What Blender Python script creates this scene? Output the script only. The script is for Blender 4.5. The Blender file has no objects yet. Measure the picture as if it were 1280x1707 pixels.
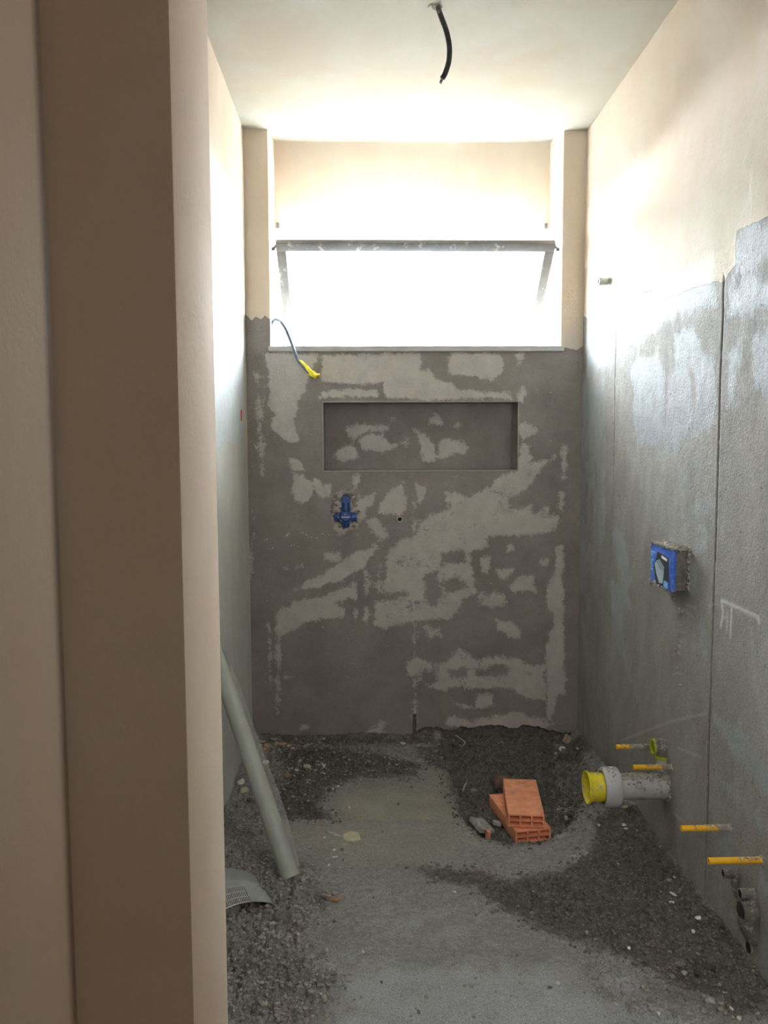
import bpy, math, random
import numpy as np
from mathutils import Vector, Matrix

# ------------------------------------------------------------------ camera, world, lights, exposure
SC = bpy.context.scene
COL = SC.collection
F_PX, CAM_H = 1331.0, 1.26
PITCH, ROLL, YAW = .08293, -.003787, .023255
_cy, _sy = math.cos(YAW), math.sin(YAW)
FW = np.array([_sy * math.cos(PITCH), _cy * math.cos(PITCH), -math.sin(PITCH)])
_R = np.array([_cy, -_sy, 0.0]); _U = np.cross(_R, FW)
RT = _R * math.cos(ROLL) + _U * math.sin(ROLL)
UP = -_R * math.sin(ROLL) + _U * math.cos(ROLL)
cd = bpy.data.cameras.new('camera'); cam = bpy.data.objects.new('camera', cd); COL.objects.link(cam)
cam.matrix_world = Matrix(((RT[0], UP[0], -FW[0], 0), (RT[1], UP[1], -FW[1], 0), (RT[2], UP[2], -FW[2], CAM_H), (0, 0, 0, 1)))
cd.sensor_fit = 'VERTICAL'; cd.sensor_height = 24.0; cd.lens = 24.0 * F_PX / 1707.0
cd.clip_start = .02
SC.camera = cam

SKY_STRENGTH = 92.0
EXPOSURE = 1.22
SUN_STRENGTH = 170.0
SUN_ZENITH = 19.0
w = bpy.data.worlds.new('sky'); SC.world = w; w.use_nodes = True
# bright overcast sky over duller ground, the same all round
_n = w.node_tree.nodes; _l = w.node_tree.links
_tc = _n.new('ShaderNodeTexCoord'); _sx = _n.new('ShaderNodeSeparateXYZ'); _mr = _n.new('ShaderNodeMapRange'); _mx = _n.new('ShaderNodeMix'); _mx.data_type = 'RGBA'
_l.new(_tc.outputs['Generated'], _sx.inputs[0]); _l.new(_sx.outputs['Z'], _mr.inputs[0])
_mr.inputs[1].default_value = -.06; _mr.inputs[2].default_value = .02
_l.new(_mr.outputs[0], _mx.inputs[0]); _mx.inputs[6].default_value = (.07, .07, .068, 1); _mx.inputs[7].default_value = (.89, .95, 1.0, 1)
_l.new(_mx.outputs[2], _n['Background'].inputs[0])
_n['Background'].inputs[1].default_value = SKY_STRENGTH
# sun standing high over the outside of the window wall: it strikes the tilted pane and the sill from above
sl = bpy.data.lights.new('sun', 'SUN'); sl.energy = SUN_STRENGTH; sl.angle = math.radians(3); sl.color = (1., .97, .92)
so = bpy.data.objects.new('sun', sl); COL.objects.link(so); so.rotation_euler = (math.radians(-SUN_ZENITH), 0, math.radians(4))
# portal that guides sky sampling through the window opening
pl = bpy.data.lights.new('window_portal', 'AREA'); pl.shape = 'RECTANGLE'; pl.size = 1.24; pl.size_y = .60
po = bpy.data.objects.new('window_portal', pl); COL.objects.link(po)
po.location = (.215, 3.96, 1.93); po.rotation_euler = (math.radians(-90), 0, 0)
pl.cycles.is_portal = True
# added fill lamp, out of view past the doorway, lifting pier and back wall
bl = bpy.data.lights.new('side_fill_light', 'AREA'); bl.shape = 'RECTANGLE'; bl.size = .5; bl.size_y = 1.1
bl.energy = 5.6; bl.color = (1.0, .97, .93)
bo = bpy.data.objects.new('side_fill_light', bl); COL.objects.link(bo)
bo.location = (.80, .76, 1.40); bo.rotation_euler = (math.radians(90), 0, math.radians(24))
# weak daylight reaching the corridor from behind the camera
rl = bpy.data.lights.new('rear_light', 'AREA'); rl.shape = 'RECTANGLE'; rl.size = .8; rl.size_y = 1.6; rl.energy = 3.0; rl.color = (1., .96, .90)
ro = bpy.data.objects.new('rear_light', rl); COL.objects.link(ro); ro.location = (.12, -2.0, 1.5); ro.rotation_euler = (math.radians(90), 0, 0)
SC.view_settings.view_transform = 'Standard'; SC.view_settings.look = 'None'
SC.view_settings.exposure = EXPOSURE; SC.view_settings.gamma = 1.0; SC.view_settings.use_curve_mapping = False
SC.cycles.max_bounces = 14; SC.cycles.diffuse_bounces = 10; SC.cycles.transparent_max_bounces = 12
SC.cycles.sample_clamp_indirect = 20
SC.cycles.caustics_reflective = False; SC.cycles.caustics_refractive = False

# room, metres: camera stands at the origin and looks along +Y
XL, XR, YB, H = -.497, .924, 3.40, 2.555
JL, JR = -.394, .830            # window reveal
YR, YO = 3.65, 3.92             # face of the lintel beam, outer face of the wall
ZS, ZL = 1.672, 2.225           # sill, underside of the lintel
rnd = random.Random(7)
RNG = np.random.default_rng(11)

def ray(x, y): return RT * (x - 640) / F_PX + UP * (853.5 - y) / F_PX + FW
C0 = np.array([0, 0, CAM_H])
def on_back(x, y, Y=YB): d = ray(x, y); return C0 + d * Y / d[1]
def on_side(x, y, X=XR): d = ray(x, y); return C0 + d * X / d[0]
def on_floor(x, y, Z=0.): d = ray(x, y); return C0 + d * (Z - CAM_H) / d[2]

# ------------------------------------------------------------------ numpy noise and masks
def vnoise(x, y, seed=0):
    xi = np.floor(x).astype(np.int64); yi = np.floor(y).astype(np.int64)
    fx = x - xi; fy = y - yi
    fx = fx * fx * (3 - 2 * fx); fy = fy * fy * (3 - 2 * fy)
    def h(a, b):
        n = (a * 374761393 + b * 668265263 + seed * 974711) & 0xffffffff
        n = ((n ^ (n >> 13)) * 1274126177) & 0xffffffff
        return ((n ^ (n >> 16)) & 0xffff) / 65535.0
    return (h(xi, yi) * (1 - fx) + h(xi + 1, yi) * fx) * (1 - fy) + (h(xi, yi + 1) * (1 - fx) + h(xi + 1, yi + 1) * fx) * fy
def fbm(x, y, sc, octs=4, seed=0, gain=.5):
    t = 0; a = 1; s = 0
    for i in range(octs):
        t = t + a * vnoise(x * sc + 17.3 * i, y * sc + 9.1 * i, seed + i); s += a; a *= gain; sc *= 2.03
    return t / s
def sdist(U, V, poly):
    """signed distance to a polygon, positive inside; far cells get a large negative value"""
    P = np.array(poly, float)
    lo = P.min(0) - .08; hi = P.max(0) + .08
    out = np.full(U.shape, -.2)
    m = (U > lo[0]) & (U < hi[0]) & (V > lo[1]) & (V < hi[1])
    u, v = U[m], V[m]
    if u.size == 0: return out
    d = np.full(u.shape, 9.); ins = np.zeros(u.shape, bool)
    for i in range(len(P)):
        a, b = P[i], P[(i + 1) % len(P)]
        e = b - a; L = max(e @ e, 1e-12)
        t = np.clip(((u - a[0]) * e[0] + (v - a[1]) * e[1]) / L, 0, 1)
        d = np.minimum(d, np.hypot(u - a[0] - t * e[0], v - a[1] - t * e[1]))
        c = (a[1] > v) != (b[1] > v)
        if e[1] != 0: ins ^= c & (u < (v - a[1]) / e[1] * e[0] + a[0])
    out[m] = np.where(ins, d, -d)
    return out
def mask(U, V, polys, soft=.012):
    """polys: list of (polygon, weight); weight < 0 cuts away"""
    m = np.zeros(U.shape)
    for p, wt in polys:
        s = np.clip(sdist(U, V, p) / soft * .5 + .5, 0, 1)
        m = np.maximum(m, s * wt) if wt > 0 else m * (1 - s * -wt)
    return m

# ------------------------------------------------------------------ materials
def newmat(name):
    m = bpy.data.materials.new(name); m.use_nodes = True
    nt = m.node_tree; nt.nodes.clear()
    o = nt.nodes.new('ShaderNodeOutputMaterial'); b = nt.nodes.new('ShaderNodeBsdfPrincipled')
    nt.links.new(b.outputs[0], o.inputs[0])
    return m, nt, b, o
class G:
    """small helper for node graphs"""
    def __init__(s, nt): s.nt = nt; s.co = nt.nodes.new('ShaderNodeTexCoord').outputs['Object']
    def put(s, sock, v):
        if hasattr(v, 'is_linked') or hasattr(v, 'links'): s.nt.links.new(v, sock)
        else: sock.default_value = v
    def noise(s, scale, detail=4, rough=.55, stretch=None, dist=0.):
        n = s.nt.nodes.new('ShaderNodeTexNoise'); co = s.co
        if stretch:
            mp = s.nt.nodes.new('ShaderNodeMapping'); mp.inputs['Scale'].default_value = stretch
            s.nt.links.new(s.co, mp.inputs[0]); co = mp.outputs[0]
        s.nt.links.new(co, n.inputs['Vector']); n.inputs['Scale'].default_value = scale
        n.inputs['Detail'].default_value = detail; n.inputs['Roughness'].default_value = rough
        n.inputs['Distortion'].default_value = dist
        return n.outputs[0]
    def vor(s, scale):
        n = s.nt.nodes.new('ShaderNodeTexVoronoi'); s.nt.links.new(s.co, n.inputs['Vector']); n.inputs['Scale'].default_value = scale
        return n.outputs['Distance']
    def attr(s, name):
        n = s.nt.nodes.new('ShaderNodeAttribute'); n.attribute_name = name; return n.outputs['Fac']
    def math(s, op, a, b=0., c=0.):
        n = s.nt.nodes.new('ShaderNodeMath'); n.operation = op
        for i, v in enumerate((a, b, c)): s.put(n.inputs[i], v)
        return n.outputs[0]
    def step(s, v, lo, hi, a=0., b=1.):
        n = s.nt.nodes.new('ShaderNodeMapRange'); n.clamp = True
        s.put(n.inputs[0], v); n.inputs[1].default_value = lo; n.inputs[2].default_value = hi
        n.inputs[3].default_value = a; n.inputs[4].default_value = b
        return n.outputs[0]
    def mix(s, f, a, b, mode='MIX'):
        n = s.nt.nodes.new('ShaderNodeMix'); n.data_type = 'RGBA'; n.blend_type = mode
        s.put(n.inputs[0], f)
        for i, v in ((6, a), (7, b)):
            if isinstance(v, tuple): n.inputs[i].default_value = (*v, 1)
            else: s.nt.links.new(v, n.inputs[i])
        return n.outputs[2]
    def bump(s, h, dist, strength=1., prev=None):
        n = s.nt.nodes.new('ShaderNodeBump'); n.inputs['Strength'].default_value = strength
        n.inputs['Distance'].default_value = dist; s.nt.links.new(h, n.inputs['Height'])
        if prev is not None: s.nt.links.new(prev, n.inputs['Normal'])
        return n.outputs[0]

def plaster_color(g):
    c = g.mix(g.step(g.noise(2.2, 4, .6), .35, .65), (.61, .55, .465), (.575, .48, .385))
    c = g.mix(g.step(g.noise(5, 5, .65, (1, 1, .35)), .5, .75, 0, .5), c, (.62, .605, .575))
    return c
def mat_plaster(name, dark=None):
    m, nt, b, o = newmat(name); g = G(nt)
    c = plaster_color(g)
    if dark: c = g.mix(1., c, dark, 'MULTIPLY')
    c = g.mix(g.step(g.noise(160, 2), .6, .75, 0, .25), c, (.5, .42, .36))
    nt.links.new(c, b.inputs['Base Color']); b.inputs['Roughness'].default_value = .8
    n = g.bump(g.noise(110, 4, .65), .00045); n = g.bump(g.noise(4, 2), .003, .4, n)
    nt.links.new(n, b.inputs['Normal'])
    return m
def mat_cement(name, dark, mid, patch, patch_rough=.6, grain=1., auto=.0, stretch=(1, 1, 1), green=.0):
    """cement render with trowelled patches (attr 'patch') and the cream plaster above (attr 'upper')"""
    m, nt, b, o = newmat(name); g = G(nt)
    base = g.mix(g.step(g.noise(7, 6, .65, stretch), .35, .68), dark, mid)
    base = g.mix(g.step(g.noise(1.7, 3, .5), .5, .75, 0, .35), base, (dark[0] * 1.15, dark[1] * .95, dark[2] * .8))
    fine = g.noise(140, 3, .7)
    base = g.mix(g.step(fine, .3, .7, 0, .35 * grain), base, (dark[0] * .45, dark[1] * .45, dark[2] * .45))
    ragged = g.math('MULTIPLY_ADD', g.noise(95, 5, .8, stretch), .45, g.math('MULTIPLY', g.noise(24, 6, .75, stretch), .62))
    smear = g.noise(8, 5, .7, (stretch[0], stretch[1], stretch[2] * 1.6))
    v = g.math('MULTIPLY_ADD', g.math('SUBTRACT', ragged, .53), 2.3, g.attr('patch'))
    v = g.math('MULTIPLY_ADD', g.math('SUBTRACT', smear, .5), 1.1, v)
    if auto: v = g.math('ADD', v, g.step(g.noise(3.3, 6, .7, stretch), .52, .75, 0, auto))
    pm = g.step(v, .38, .62)
    pc = g.mix(g.step(g.noise(18, 5, .6), .35, .7), patch, tuple(min(1, k * 1.22) for k in patch))
    pc = g.mix(g.step(g.noise(55, 4, .7), .62, .72, 0, .55), pc, dark)
    c = g.mix(g.math('MULTIPLY', pm, .86), base, pc)
    c0_ = c
    c = g.mix(g.step(g.noise(300, 3, .7), .36, .56, .34 * grain, 0), c0_, (.08, .075, .07))
    c = g.mix(g.step(g.noise(240, 3, .7), .60, .70, 0, .22), c, (.66, .64, .61))
    # small black pits
    pit = g.math('MULTIPLY', g.step(g.noise(75, 3, .6), .68, .71), .75 * grain)
    c = g.mix(pit, c, (.03, .028, .025))
    up = g.math('MULTIPLY_ADD', g.math('SUBTRACT', g.noise(30, 5, .7), .5), .9, g.attr('upper'))
    um = g.step(up, .46, .54)
    c = g.mix(um, c, plaster_color(g))
    c = g.mix(g.attr('chalk'), c, (.72, .73, .72))
    nt.links.new(c, b.inputs['Base Color'])
    r = g.step(pm, 0, 1, .85, patch_rough)
    nt.links.new(r, b.inputs['Roughness'])
    hh = g.math('ADD', g.math('MULTIPLY', pm, .35), g.math('MULTIPLY', um, .7))
    n = g.bump(hh, .002, 1.); n = g.bump(fine, .0028 * grain, .8, n); n = g.bump(g.noise(12, 4), .006, .5, n)
    nt.links.new(n, b.inputs['Normal'])
    return m
def mat_simple(name, col, rough=.6, var=.2, scale=30, bump=.0, metal=0., dirt=None, dirt_amt=.5, dirt_scale=14, speck=None):
    m, nt, b, o = newmat(name); g = G(nt)
    d = tuple(k * (1 - var) for k in col); l = tuple(min(1, k * (1 + var * .6)) for k in col)
    c = g.mix(g.step(g.noise(scale, 4, .6), .35, .65), d, l)
    if dirt: c = g.mix(g.step(g.noise(dirt_scale, 6, .7), .62 - dirt_amt * .25, .72 - dirt_amt * .25), c, dirt)
    if speck: c = g.mix(g.step(g.noise(speck[1], 2, .5), speck[2], speck[2] + .03), c, speck[0])
    nt.links.new(c, b.inputs['Base Color']); b.inputs['Roughness'].default_value = rough; b.inputs['Metallic'].default_value = metal
    if bump: nt.links.new(g.bump(g.noise(scale * 4, 4, .7), bump), b.inputs['Normal'])
    return m

M = {}
M['plaster'] = mat_plaster('cream_plaster')
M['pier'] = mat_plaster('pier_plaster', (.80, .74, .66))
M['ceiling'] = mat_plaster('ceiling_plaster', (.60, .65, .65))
M['back'] = mat_cement('cement_back', (.255, .232, .215), (.345, .318, .295), (.51, .475, .445), .75, .7, .3, (1, 1, 1))
M['right'] = mat_cement('cement_right', (.30, .29, .278), (.45, .44, .425), (.33, .355, .385), .7, 1., .7, (1, 1, .5))
M['left'] = mat_cement('cement_left', (.46, .475, .44), (.56, .57, .53), (.40, .435, .45), .6, .6, .3, (1, 1, .5))
M['white_metal'] = mat_simple('white_painted_steel', (.12, .122, .125), .45, .12, 20, .0006, dirt=(.40, .38, .35), dirt_amt=.2)
M['marble'] = mat_simple('white_marble', (.46, .46, .455), .4, .12, 12, .0005)
M['brick'] = mat_simple('terracotta', (.92, .38, .21), .8, .18, 22, .0012, dirt=(.50, .30, .22), dirt_amt=.1, speck=((.75, .66, .6), 48, .69))
M['pvc'] = mat_simple('grey_pvc', (.47, .48, .48), .45, .12, 18, .0004, dirt=(.26, .25, .23), dirt_amt=.45, dirt_scale=22)
M['pvc_clean'] = mat_simple('pale_grey_pvc', (.50, .52, .54), .4, .08, 18, .0003, dirt=(.25, .24, .22), dirt_amt=.1)
M['pvc_dark'] = mat_simple('dusty_dark_pvc', (.17, .165, .15), .7, .25, 30, .001, dirt=(.42, .42, .40), dirt_amt=.35, dirt_scale=40)
M['green_pvc'] = mat_simple('grey_green_pvc', (.36, .41, .36), .5, .1, 20)
M['black'] = mat_simple('bore_shade_black', (.012, .012, .013), .9, .1, 20)  # painted dark for the inside of pipe mouths and the drain hole
M['yellow_cap'] = mat_simple('yellow_plastic', (.80, .68, .03), .4, .12, 25, 0, dirt=(.45, .42, .36), dirt_amt=.22, dirt_scale=40)
M['olive'] = mat_simple('olive_rubber', (.38, .42, .02), .5, .15, 40)
M['yellow_rod'] = mat_simple('orange_yellow_sleeve', (.85, .47, .02), .42, .12, 30, 0, dirt=(.45, .40, .30), dirt_amt=.15, dirt_scale=50)
M['mortar'] = mat_simple('mortar', (.40, .37, .33), .9, .3, 60, .003, speck=((.12, .11, .1), 70, .62))
M['blue'] = mat_simple('blue_plastic', (.022, .075, .27), .35, .2, 40, 0, dirt=(.30, .29, .28), dirt_amt=.08, dirt_scale=60)
M['blue_bright'] = mat_simple('bright_blue_plastic', (.035, .14, .62), .4, .2, 60, 0, dirt=(.20, .25, .42), dirt_amt=.35, dirt_scale=60)
M['light_blue'] = mat_simple('light_blue_print', (.22, .50, .95), .5, .1, 60)
M['panel_dark'] = mat_simple('charcoal_print', (.03, .036, .045), .4, .2, 40)
M['panel_grey'] = mat_simple('pale_grey_print', (.46, .56, .62), .45, .08, 40)
M['panel_grey2'] = mat_simple('mid_grey_print', (.27, .36, .42), .45, .08, 40)
M['white_print'] = mat_simple('white_print', (.8, .8, .82), .5, .05, 40)
M['conduit'] = mat_simple('black_conduit', (.028, .028, .032), .5, .2, 50)
M['conduit_dust'] = mat_simple('dusted_conduit', (.10, .10, .10), .8, .3, 60, 0, dirt=(.5, .49, .46), dirt_amt=.5, dirt_scale=80)
M['cable'] = mat_simple('blue_grey_cable', (.13, .17, .24), .5, .25, 80, 0, dirt=(.35, .37, .40), dirt_amt=.3, dirt_scale=70)
M['tape'] = mat_simple('yellow_tape', (.90, .78, .04), .4, .12, 60)
M['tape_orange'] = mat_simple('orange_tape_end', (.90, .50, .03), .4, .12, 60)
M['roll'] = mat_simple('grey_green_board', (.40, .43, .39), .6, .08, 14, .0004)
M['net'] = mat_simple('grey_fibreglass_net', (.55, .57, .56), .6, .12, 30)
M['film'] = mat_simple('grey_plastic_film', (.33, .35, .36), .35, .12, 30)
M['stone'] = mat_simple('rubble_grey', (.38, .37, .345), .95, .3, 60, .004)
M['stone_dark'] = mat_simple('rubble_dark', (.17, .16, .142), .95, .35, 60, .004)
M['stone_pale'] = mat_simple('rubble_pale', (.42, .41, .39), .95, .2, 60, .002)
M['flake'] = mat_simple('white_plaster_flake', (.68, .66, .60), .85, .12, 50)
M['cream_flake'] = mat_simple('cream_plaster_flake', (.55, .42, .29), .85, .15, 50)
M['yellowish'] = mat_simple('yellowish_flake', (.46, .42, .30), .85, .15, 50)
M['brown'] = mat_simple('brown_shard', (.25, .16, .12), .8, .2, 50)
M['leafbrown'] = mat_simple('dry_leaf', (.22, .17, .12), .7, .3, 60, dirt=(.5, .27, .12), dirt_amt=.3, dirt_scale=40)
M['rust'] = mat_simple('rusty_steel', (.10, .085, .075), .8, .3, 60)
M['red'] = mat_simple('red_mark', (.7, .06, .03), .7, .1, 60)
M['teal'] = mat_simple('teal_fleck', (.05, .30, .27), .6, .1, 60)
def mat_floor():
    m, nt, b, o = newmat('cement_floor'); g = G(nt)
    c = g.mix(g.step(g.noise(5, 6, .65), .35, .68), (.40, .392, .372), (.52, .515, .50))
    c = g.mix(g.step(g.noise(60, 5, .8), .42, .66, 0, .75), c, (.22, .214, .20))
    c = g.mix(g.step(g.noise(17, 7, .8, None, .6), .50, .62, 0, .40), c, (.24, .233, .217))
    c = g.mix(g.step(g.noise(23, 7, .8, None, 1.2), .56, .66, 0, .45), c, (.60, .595, .58))
    c = g.mix(g.attr('warm'), c, g.mix(g.step(g.noise(9, 5), .3, .7), (.40, .39, .33), (.50, .49, .41)))
    pv = g.math('MULTIPLY_ADD', g.math('SUBTRACT', g.noise(14, 6, .7), .5), 1.2, g.attr('pale'))
    c = g.mix(g.step(pv, .40, .75, 0, .85), c, (.58, .615, .66))
    wv = g.math('MULTIPLY_ADD', g.math('SUBTRACT', g.noise(70, 5, .8), .5), 1.8, g.attr('white'))
    c = g.mix(g.step(wv, .55, .75, 0, .9), c, (.62, .62, .60))
    dv = g.math('MULTIPLY_ADD', g.math('SUBTRACT', g.noise(20, 6, .75), .5), 1.0, g.attr('dark'))
    c = g.mix(g.step(dv, .35, .65), c, g.mix(g.step(g.noise(45, 4), .35, .7), (.13, .12, .105), (.26, .245, .22)))
    c = g.mix(g.step(g.noise(260, 3, .7), .40, .62, .45, 0), c, (.07, .067, .06))
    c = g.mix(g.step(g.noise(190, 3, .6), .66, .70, 0, .8), c, (.62, .61, .58))
    nt.links.new(c, b.inputs['Base Color']); b.inputs['Roughness'].default_value = .92
    n = g.bump(g.noise(120, 6, .75), .005, .8); n = g.bump(g.noise(30, 6, .75), .010, .6, n)
    nt.links.new(n, b.inputs['Normal'])
    return m
M['floor'] = mat_floor()
def mat_glass():
    m, nt, b, o = newmat('frosted_glass')
    nt.nodes.remove(b)
    t = nt.nodes.new('ShaderNodeBsdfTransparent'); t.inputs[0].default_value = (.86, .88, .88, 1)
    l = nt.nodes.new('ShaderNodeBsdfTranslucent'); l.inputs[0].default_value = (.88, .90, .90, 1)
    x = nt.nodes.new('ShaderNodeMixShader'); x.inputs[0].default_value = .28
    nt.links.new(t.outputs[0], x.inputs[1]); nt.links.new(l.outputs[0], x.inputs[2])
    d = nt.nodes.new('ShaderNodeBsdfDiffuse'); d.inputs[0].default_value = (.85, .86, .86, 1)     # dusty, etched outer surface
    y = nt.nodes.new('ShaderNodeMixShader'); y.inputs[0].default_value = .30
    nt.links.new(x.outputs[0], y.inputs[1]); nt.links.new(d.outputs[0], y.inputs[2]); nt.links.new(y.outputs[0], o.inputs[0])
    return m
M['glass'] = mat_glass()

# ------------------------------------------------------------------ mesh helpers
def setp(o, label=None, cat=None, group=None, kind=None):
    for k, v in (('label', label), ('category', cat), ('group', group), ('kind', kind)):
        if v: o[k] = v
    return o
def thing(name, loc, label, cat, group=None):
    o = bpy.data.objects.new(name, None); o.empty_display_size = .03; o.location = loc; COL.objects.link(o)
    return setp(o, label, cat, group)
def mesh_obj(name, V, Fc, mat, parent=None, loc=None, smooth=True):
    """V in world metres; the object's origin goes to loc (or to its parent's)"""
    base = np.zeros(3)
    if parent is not None:
        p = parent
        while p is not None: base = base + np.array(p.location); p = p.parent
    off = base if loc is None else np.array(loc, float)
    me = bpy.data.meshes.new(name)
    me.from_pydata((np.asarray(V, float) - off).tolist(), [], [tuple(int(i) for i in f) for f in Fc])
    me.materials.append(mat)
    if smooth:
        me.polygons.foreach_set('use_smooth', [True] * len(me.polygons))
        me.set_sharp_from_angle(angle=math.radians(38))
    o = bpy.data.objects.new(name, me); COL.objects.link(o)
    if parent is not None: o.parent = parent; o.location = off - base
    else: o.location = off
    return o
class MB:
    def __init__(s): s.v = []; s.f = []
    def add(s, V, Fc):
        k = len(s.v); s.v += [tuple(p) for p in V]; s.f += [tuple(i + k for i in f) for f in Fc]; return s
    def box(s, lo, hi, bev=0., rot=None, piv=None):
        bm_ = box_mesh(lo, hi, bev)
        V = np.array(bm_[0])
        if rot is not None:
            piv = np.array(piv if piv is not None else (np.array(lo) + hi) / 2)
            V = (V - piv) @ np.array(rot).T + piv
        return s.add(V, bm_[1])
    def tube(s, path, r, n=16, inner=None, caps=True, wob=0.):
        P = np.array(path, float); k = len(P)
        rr = np.full(k, r) if np.isscalar(r) else np.array(r, float)
        T = np.gradient(P, axis=0); T /= np.linalg.norm(T, axis=1)[:, None]
        a = np.array([0, 0, 1.]) if abs(T[0][2]) < .9 else np.array([1., 0, 0])
        N = np.cross(T[0], a); N /= np.linalg.norm(N); rings = []
        for i in range(k):
            N = N - T[i] * (N @ T[i]); N /= np.linalg.norm(N); B = np.cross(T[i], N)
            rings.append((P[i], N.copy(), B))
        def skin(rads, flip):
            V = []; Fc = []
            for i, (p, N_, B_) in enumerate(rings):
                for j in range(n):
                    th = 2 * math.pi * j / n
                    q = rads[i] * (1 + wob * math.sin(3 * th + i) * .5 + wob * rnd.uniform(-1, 1) * .5)
                    V.append(p + q * (math.cos(th) * N_ + math.sin(th) * B_))
            for i in range(k - 1):
                for j in range(n):
                    q = (i * n + j, i * n + (j + 1) % n, (i + 1) * n + (j + 1) % n, (i + 1) * n + j)
                    Fc.append(q[::-1] if flip else q)
            return V, Fc
        V, Fc = skin(rr, False)
        if inner is None:
            if caps: Fc += [tuple(range(n))[::-1], tuple((k - 1) * n + j for j in range(n))]
            return s.add(V, Fc)
        ri = rr * inner
        V2, F2 = skin(ri, True); K = len(V)
        Fc = Fc + [tuple(i + K for i in f) for f in F2]
        for e in (0, k - 1):
            for j in range(n):
                q = (e * n + j, e * n + (j + 1) % n, K + e * n + (j + 1) % n, K + e * n + j)
                Fc.append(q[::-1] if e == 0 else q)
        return s.add(V + V2, Fc)
    def build(s, name, mat, parent=None, loc=None, smooth=True):
        return mesh_obj(name, s.v, s.f, mat, parent, loc, smooth)
def box_mesh(lo, hi, bev=0.):
    lo = np.array(lo, float); hi = np.array(hi, float)
    if bev <= 0:
        V = [(x, y, z) for x in (lo[0], hi[0]) for y in (lo[1], hi[1]) for z in (lo[2], hi[2])]
        return V, [(0, 1, 3, 2), (4, 6, 7, 5), (0, 4, 5, 1), (2, 3, 7, 6), (0, 2, 6, 4), (1, 5, 7, 3)]
    import bmesh
    bm = bmesh.new(); bmesh.ops.create_cube(bm, size=1)
    for v in bm.verts: v.co = Vector(((lo + hi) / 2 + np.array(v.co) * (hi - lo)))
    bmesh.ops.bevel(bm, geom=bm.edges[:], offset=bev, segments=2, affect='EDGES', profile=.6)
    bm.verts.index_update()
    r = ([tuple(v.co) for v in bm.verts], [tuple(v.index for v in f.verts) for f in bm.faces]); bm.free()
    return r
def lumps(mb, path_pts, size, n, seed):
    """rough mortar: overlapping jittered icospheres along points"""
    q = random.Random(seed)
    for i in range(n):
        p = np.array(path_pts[q.randrange(len(path_pts))], float) + np.array([q.uniform(-1, 1) for _ in range(3)]) * size * .5
        add_stone(mb, p, size * q.uniform(.5, 1.1), q)
ICO_V = np.array([(0, 0, -1), (.7236, -.5257, -.4472), (-.2764, -.8506, -.4472), (-.8944, 0, -.4472), (-.2764, .8506, -.4472), (.7236, .5257, -.4472),
                  (.2764, -.8506, .4472), (-.7236, -.5257, .4472), (-.7236, .5257, .4472), (.2764, .8506, .4472), (.8944, 0, .4472), (0, 0, 1)])
ICO_F = [(0, 1, 2), (1, 0, 5), (0, 2, 3), (0, 3, 4), (0, 4, 5), (1, 5, 10), (2, 1, 6), (3, 2, 7), (4, 3, 8), (5, 4, 9), (1, 10, 6), (2, 6, 7), (3, 7, 8), (4, 8, 9), (5, 9, 10), (6, 10, 11), (7, 6, 11), (8, 7, 11), (9, 8, 11), (10, 9, 11)]
def add_stone(mb, p, s, q, flat=.7):
    a = q.uniform(0, 6.28); ca, sa = math.cos(a), math.sin(a)
    V = ICO_V * np.array([s * q.uniform(.7, 1.2), s * q.uniform(.6, 1), s * flat * q.uniform(.6, 1)])
    V = V * np.array([[q.uniform(.75, 1.2)] for _ in range(12)])
    V = np.stack([V[:, 0] * ca - V[:, 1] * sa, V[:, 0] * sa + V[:, 1] * ca, V[:, 2]], 1) + p
    mb.add(V, ICO_F)

# ------------------------------------------------------------------ gridded walls that carry their stains as attributes
def lines(lo, hi, st, exact=()):
    a = np.arange(lo, hi, st)
    ex = np.array([lo, hi, *exact])
    a = a[[np.min(np.abs(ex - t)) > st * .4 for t in a]]
    return np.unique(np.round(np.concatenate([a, ex]), 5))
def grid_surface(name, us, vs, to_xyz, mat, holes=(), attrs=None, parent=None, flip=False, kind='structure', smooth=True):
    U, V = np.meshgrid(us, vs, indexing='ij')
    P = to_xyz(U, V); nu, nv = U.shape
    idx = np.arange(nu * nv).reshape(nu, nv)
    q = np.stack([idx[:-1, :-1], idx[1:, :-1], idx[1:, 1:], idx[:-1, 1:]], -1)
    uc = (us[:-1] + us[1:]) / 2; vc = (vs[:-1] + vs[1:]) / 2
    keep = np.ones((nu - 1, nv - 1), bool)
    for (a, b, c, d) in holes: keep &= ~(((uc > a) & (uc < b))[:, None] & ((vc > c) & (vc < d))[None])
    q = q[keep]
    if flip: q = q[:, ::-1]
    me = bpy.data.meshes.new(name)
    pts = P.reshape(-1, 3).astype(np.float32)
    me.vertices.add(len(pts)); me.vertices.foreach_set('co', pts.ravel())
    me.loops.add(q.size); me.loops.foreach_set('vertex_index', q.ravel().astype(np.int32))
    me.polygons.add(len(q)); me.polygons.foreach_set('loop_start', np.arange(0, q.size, 4, dtype=np.int32))
    me.polygons.foreach_set('loop_total', np.full(len(q), 4, np.int32))
    me.polygons.foreach_set('use_smooth', np.full(len(q), smooth))
    me.update(calc_edges=True); me.validate()
    for k, a in (attrs or {}).items():
        at = me.attributes.new(k, 'FLOAT', 'POINT'); at.data.foreach_set('value', a.ravel().astype(np.float32))
    me.materials.append(mat)
    o = bpy.data.objects.new(name, me); COL.objects.link(o)
    if parent is not None: o.parent = parent
    elif kind: o['kind'] = kind
    return o
def B(*pts, Y=YB): return [tuple(on_back(x, y, Y)[[0, 2]]) for x, y in pts]
def S(*pts, X=XR): return [tuple(on_side(x, y, X)[[1, 2]]) for x, y in pts]
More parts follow.
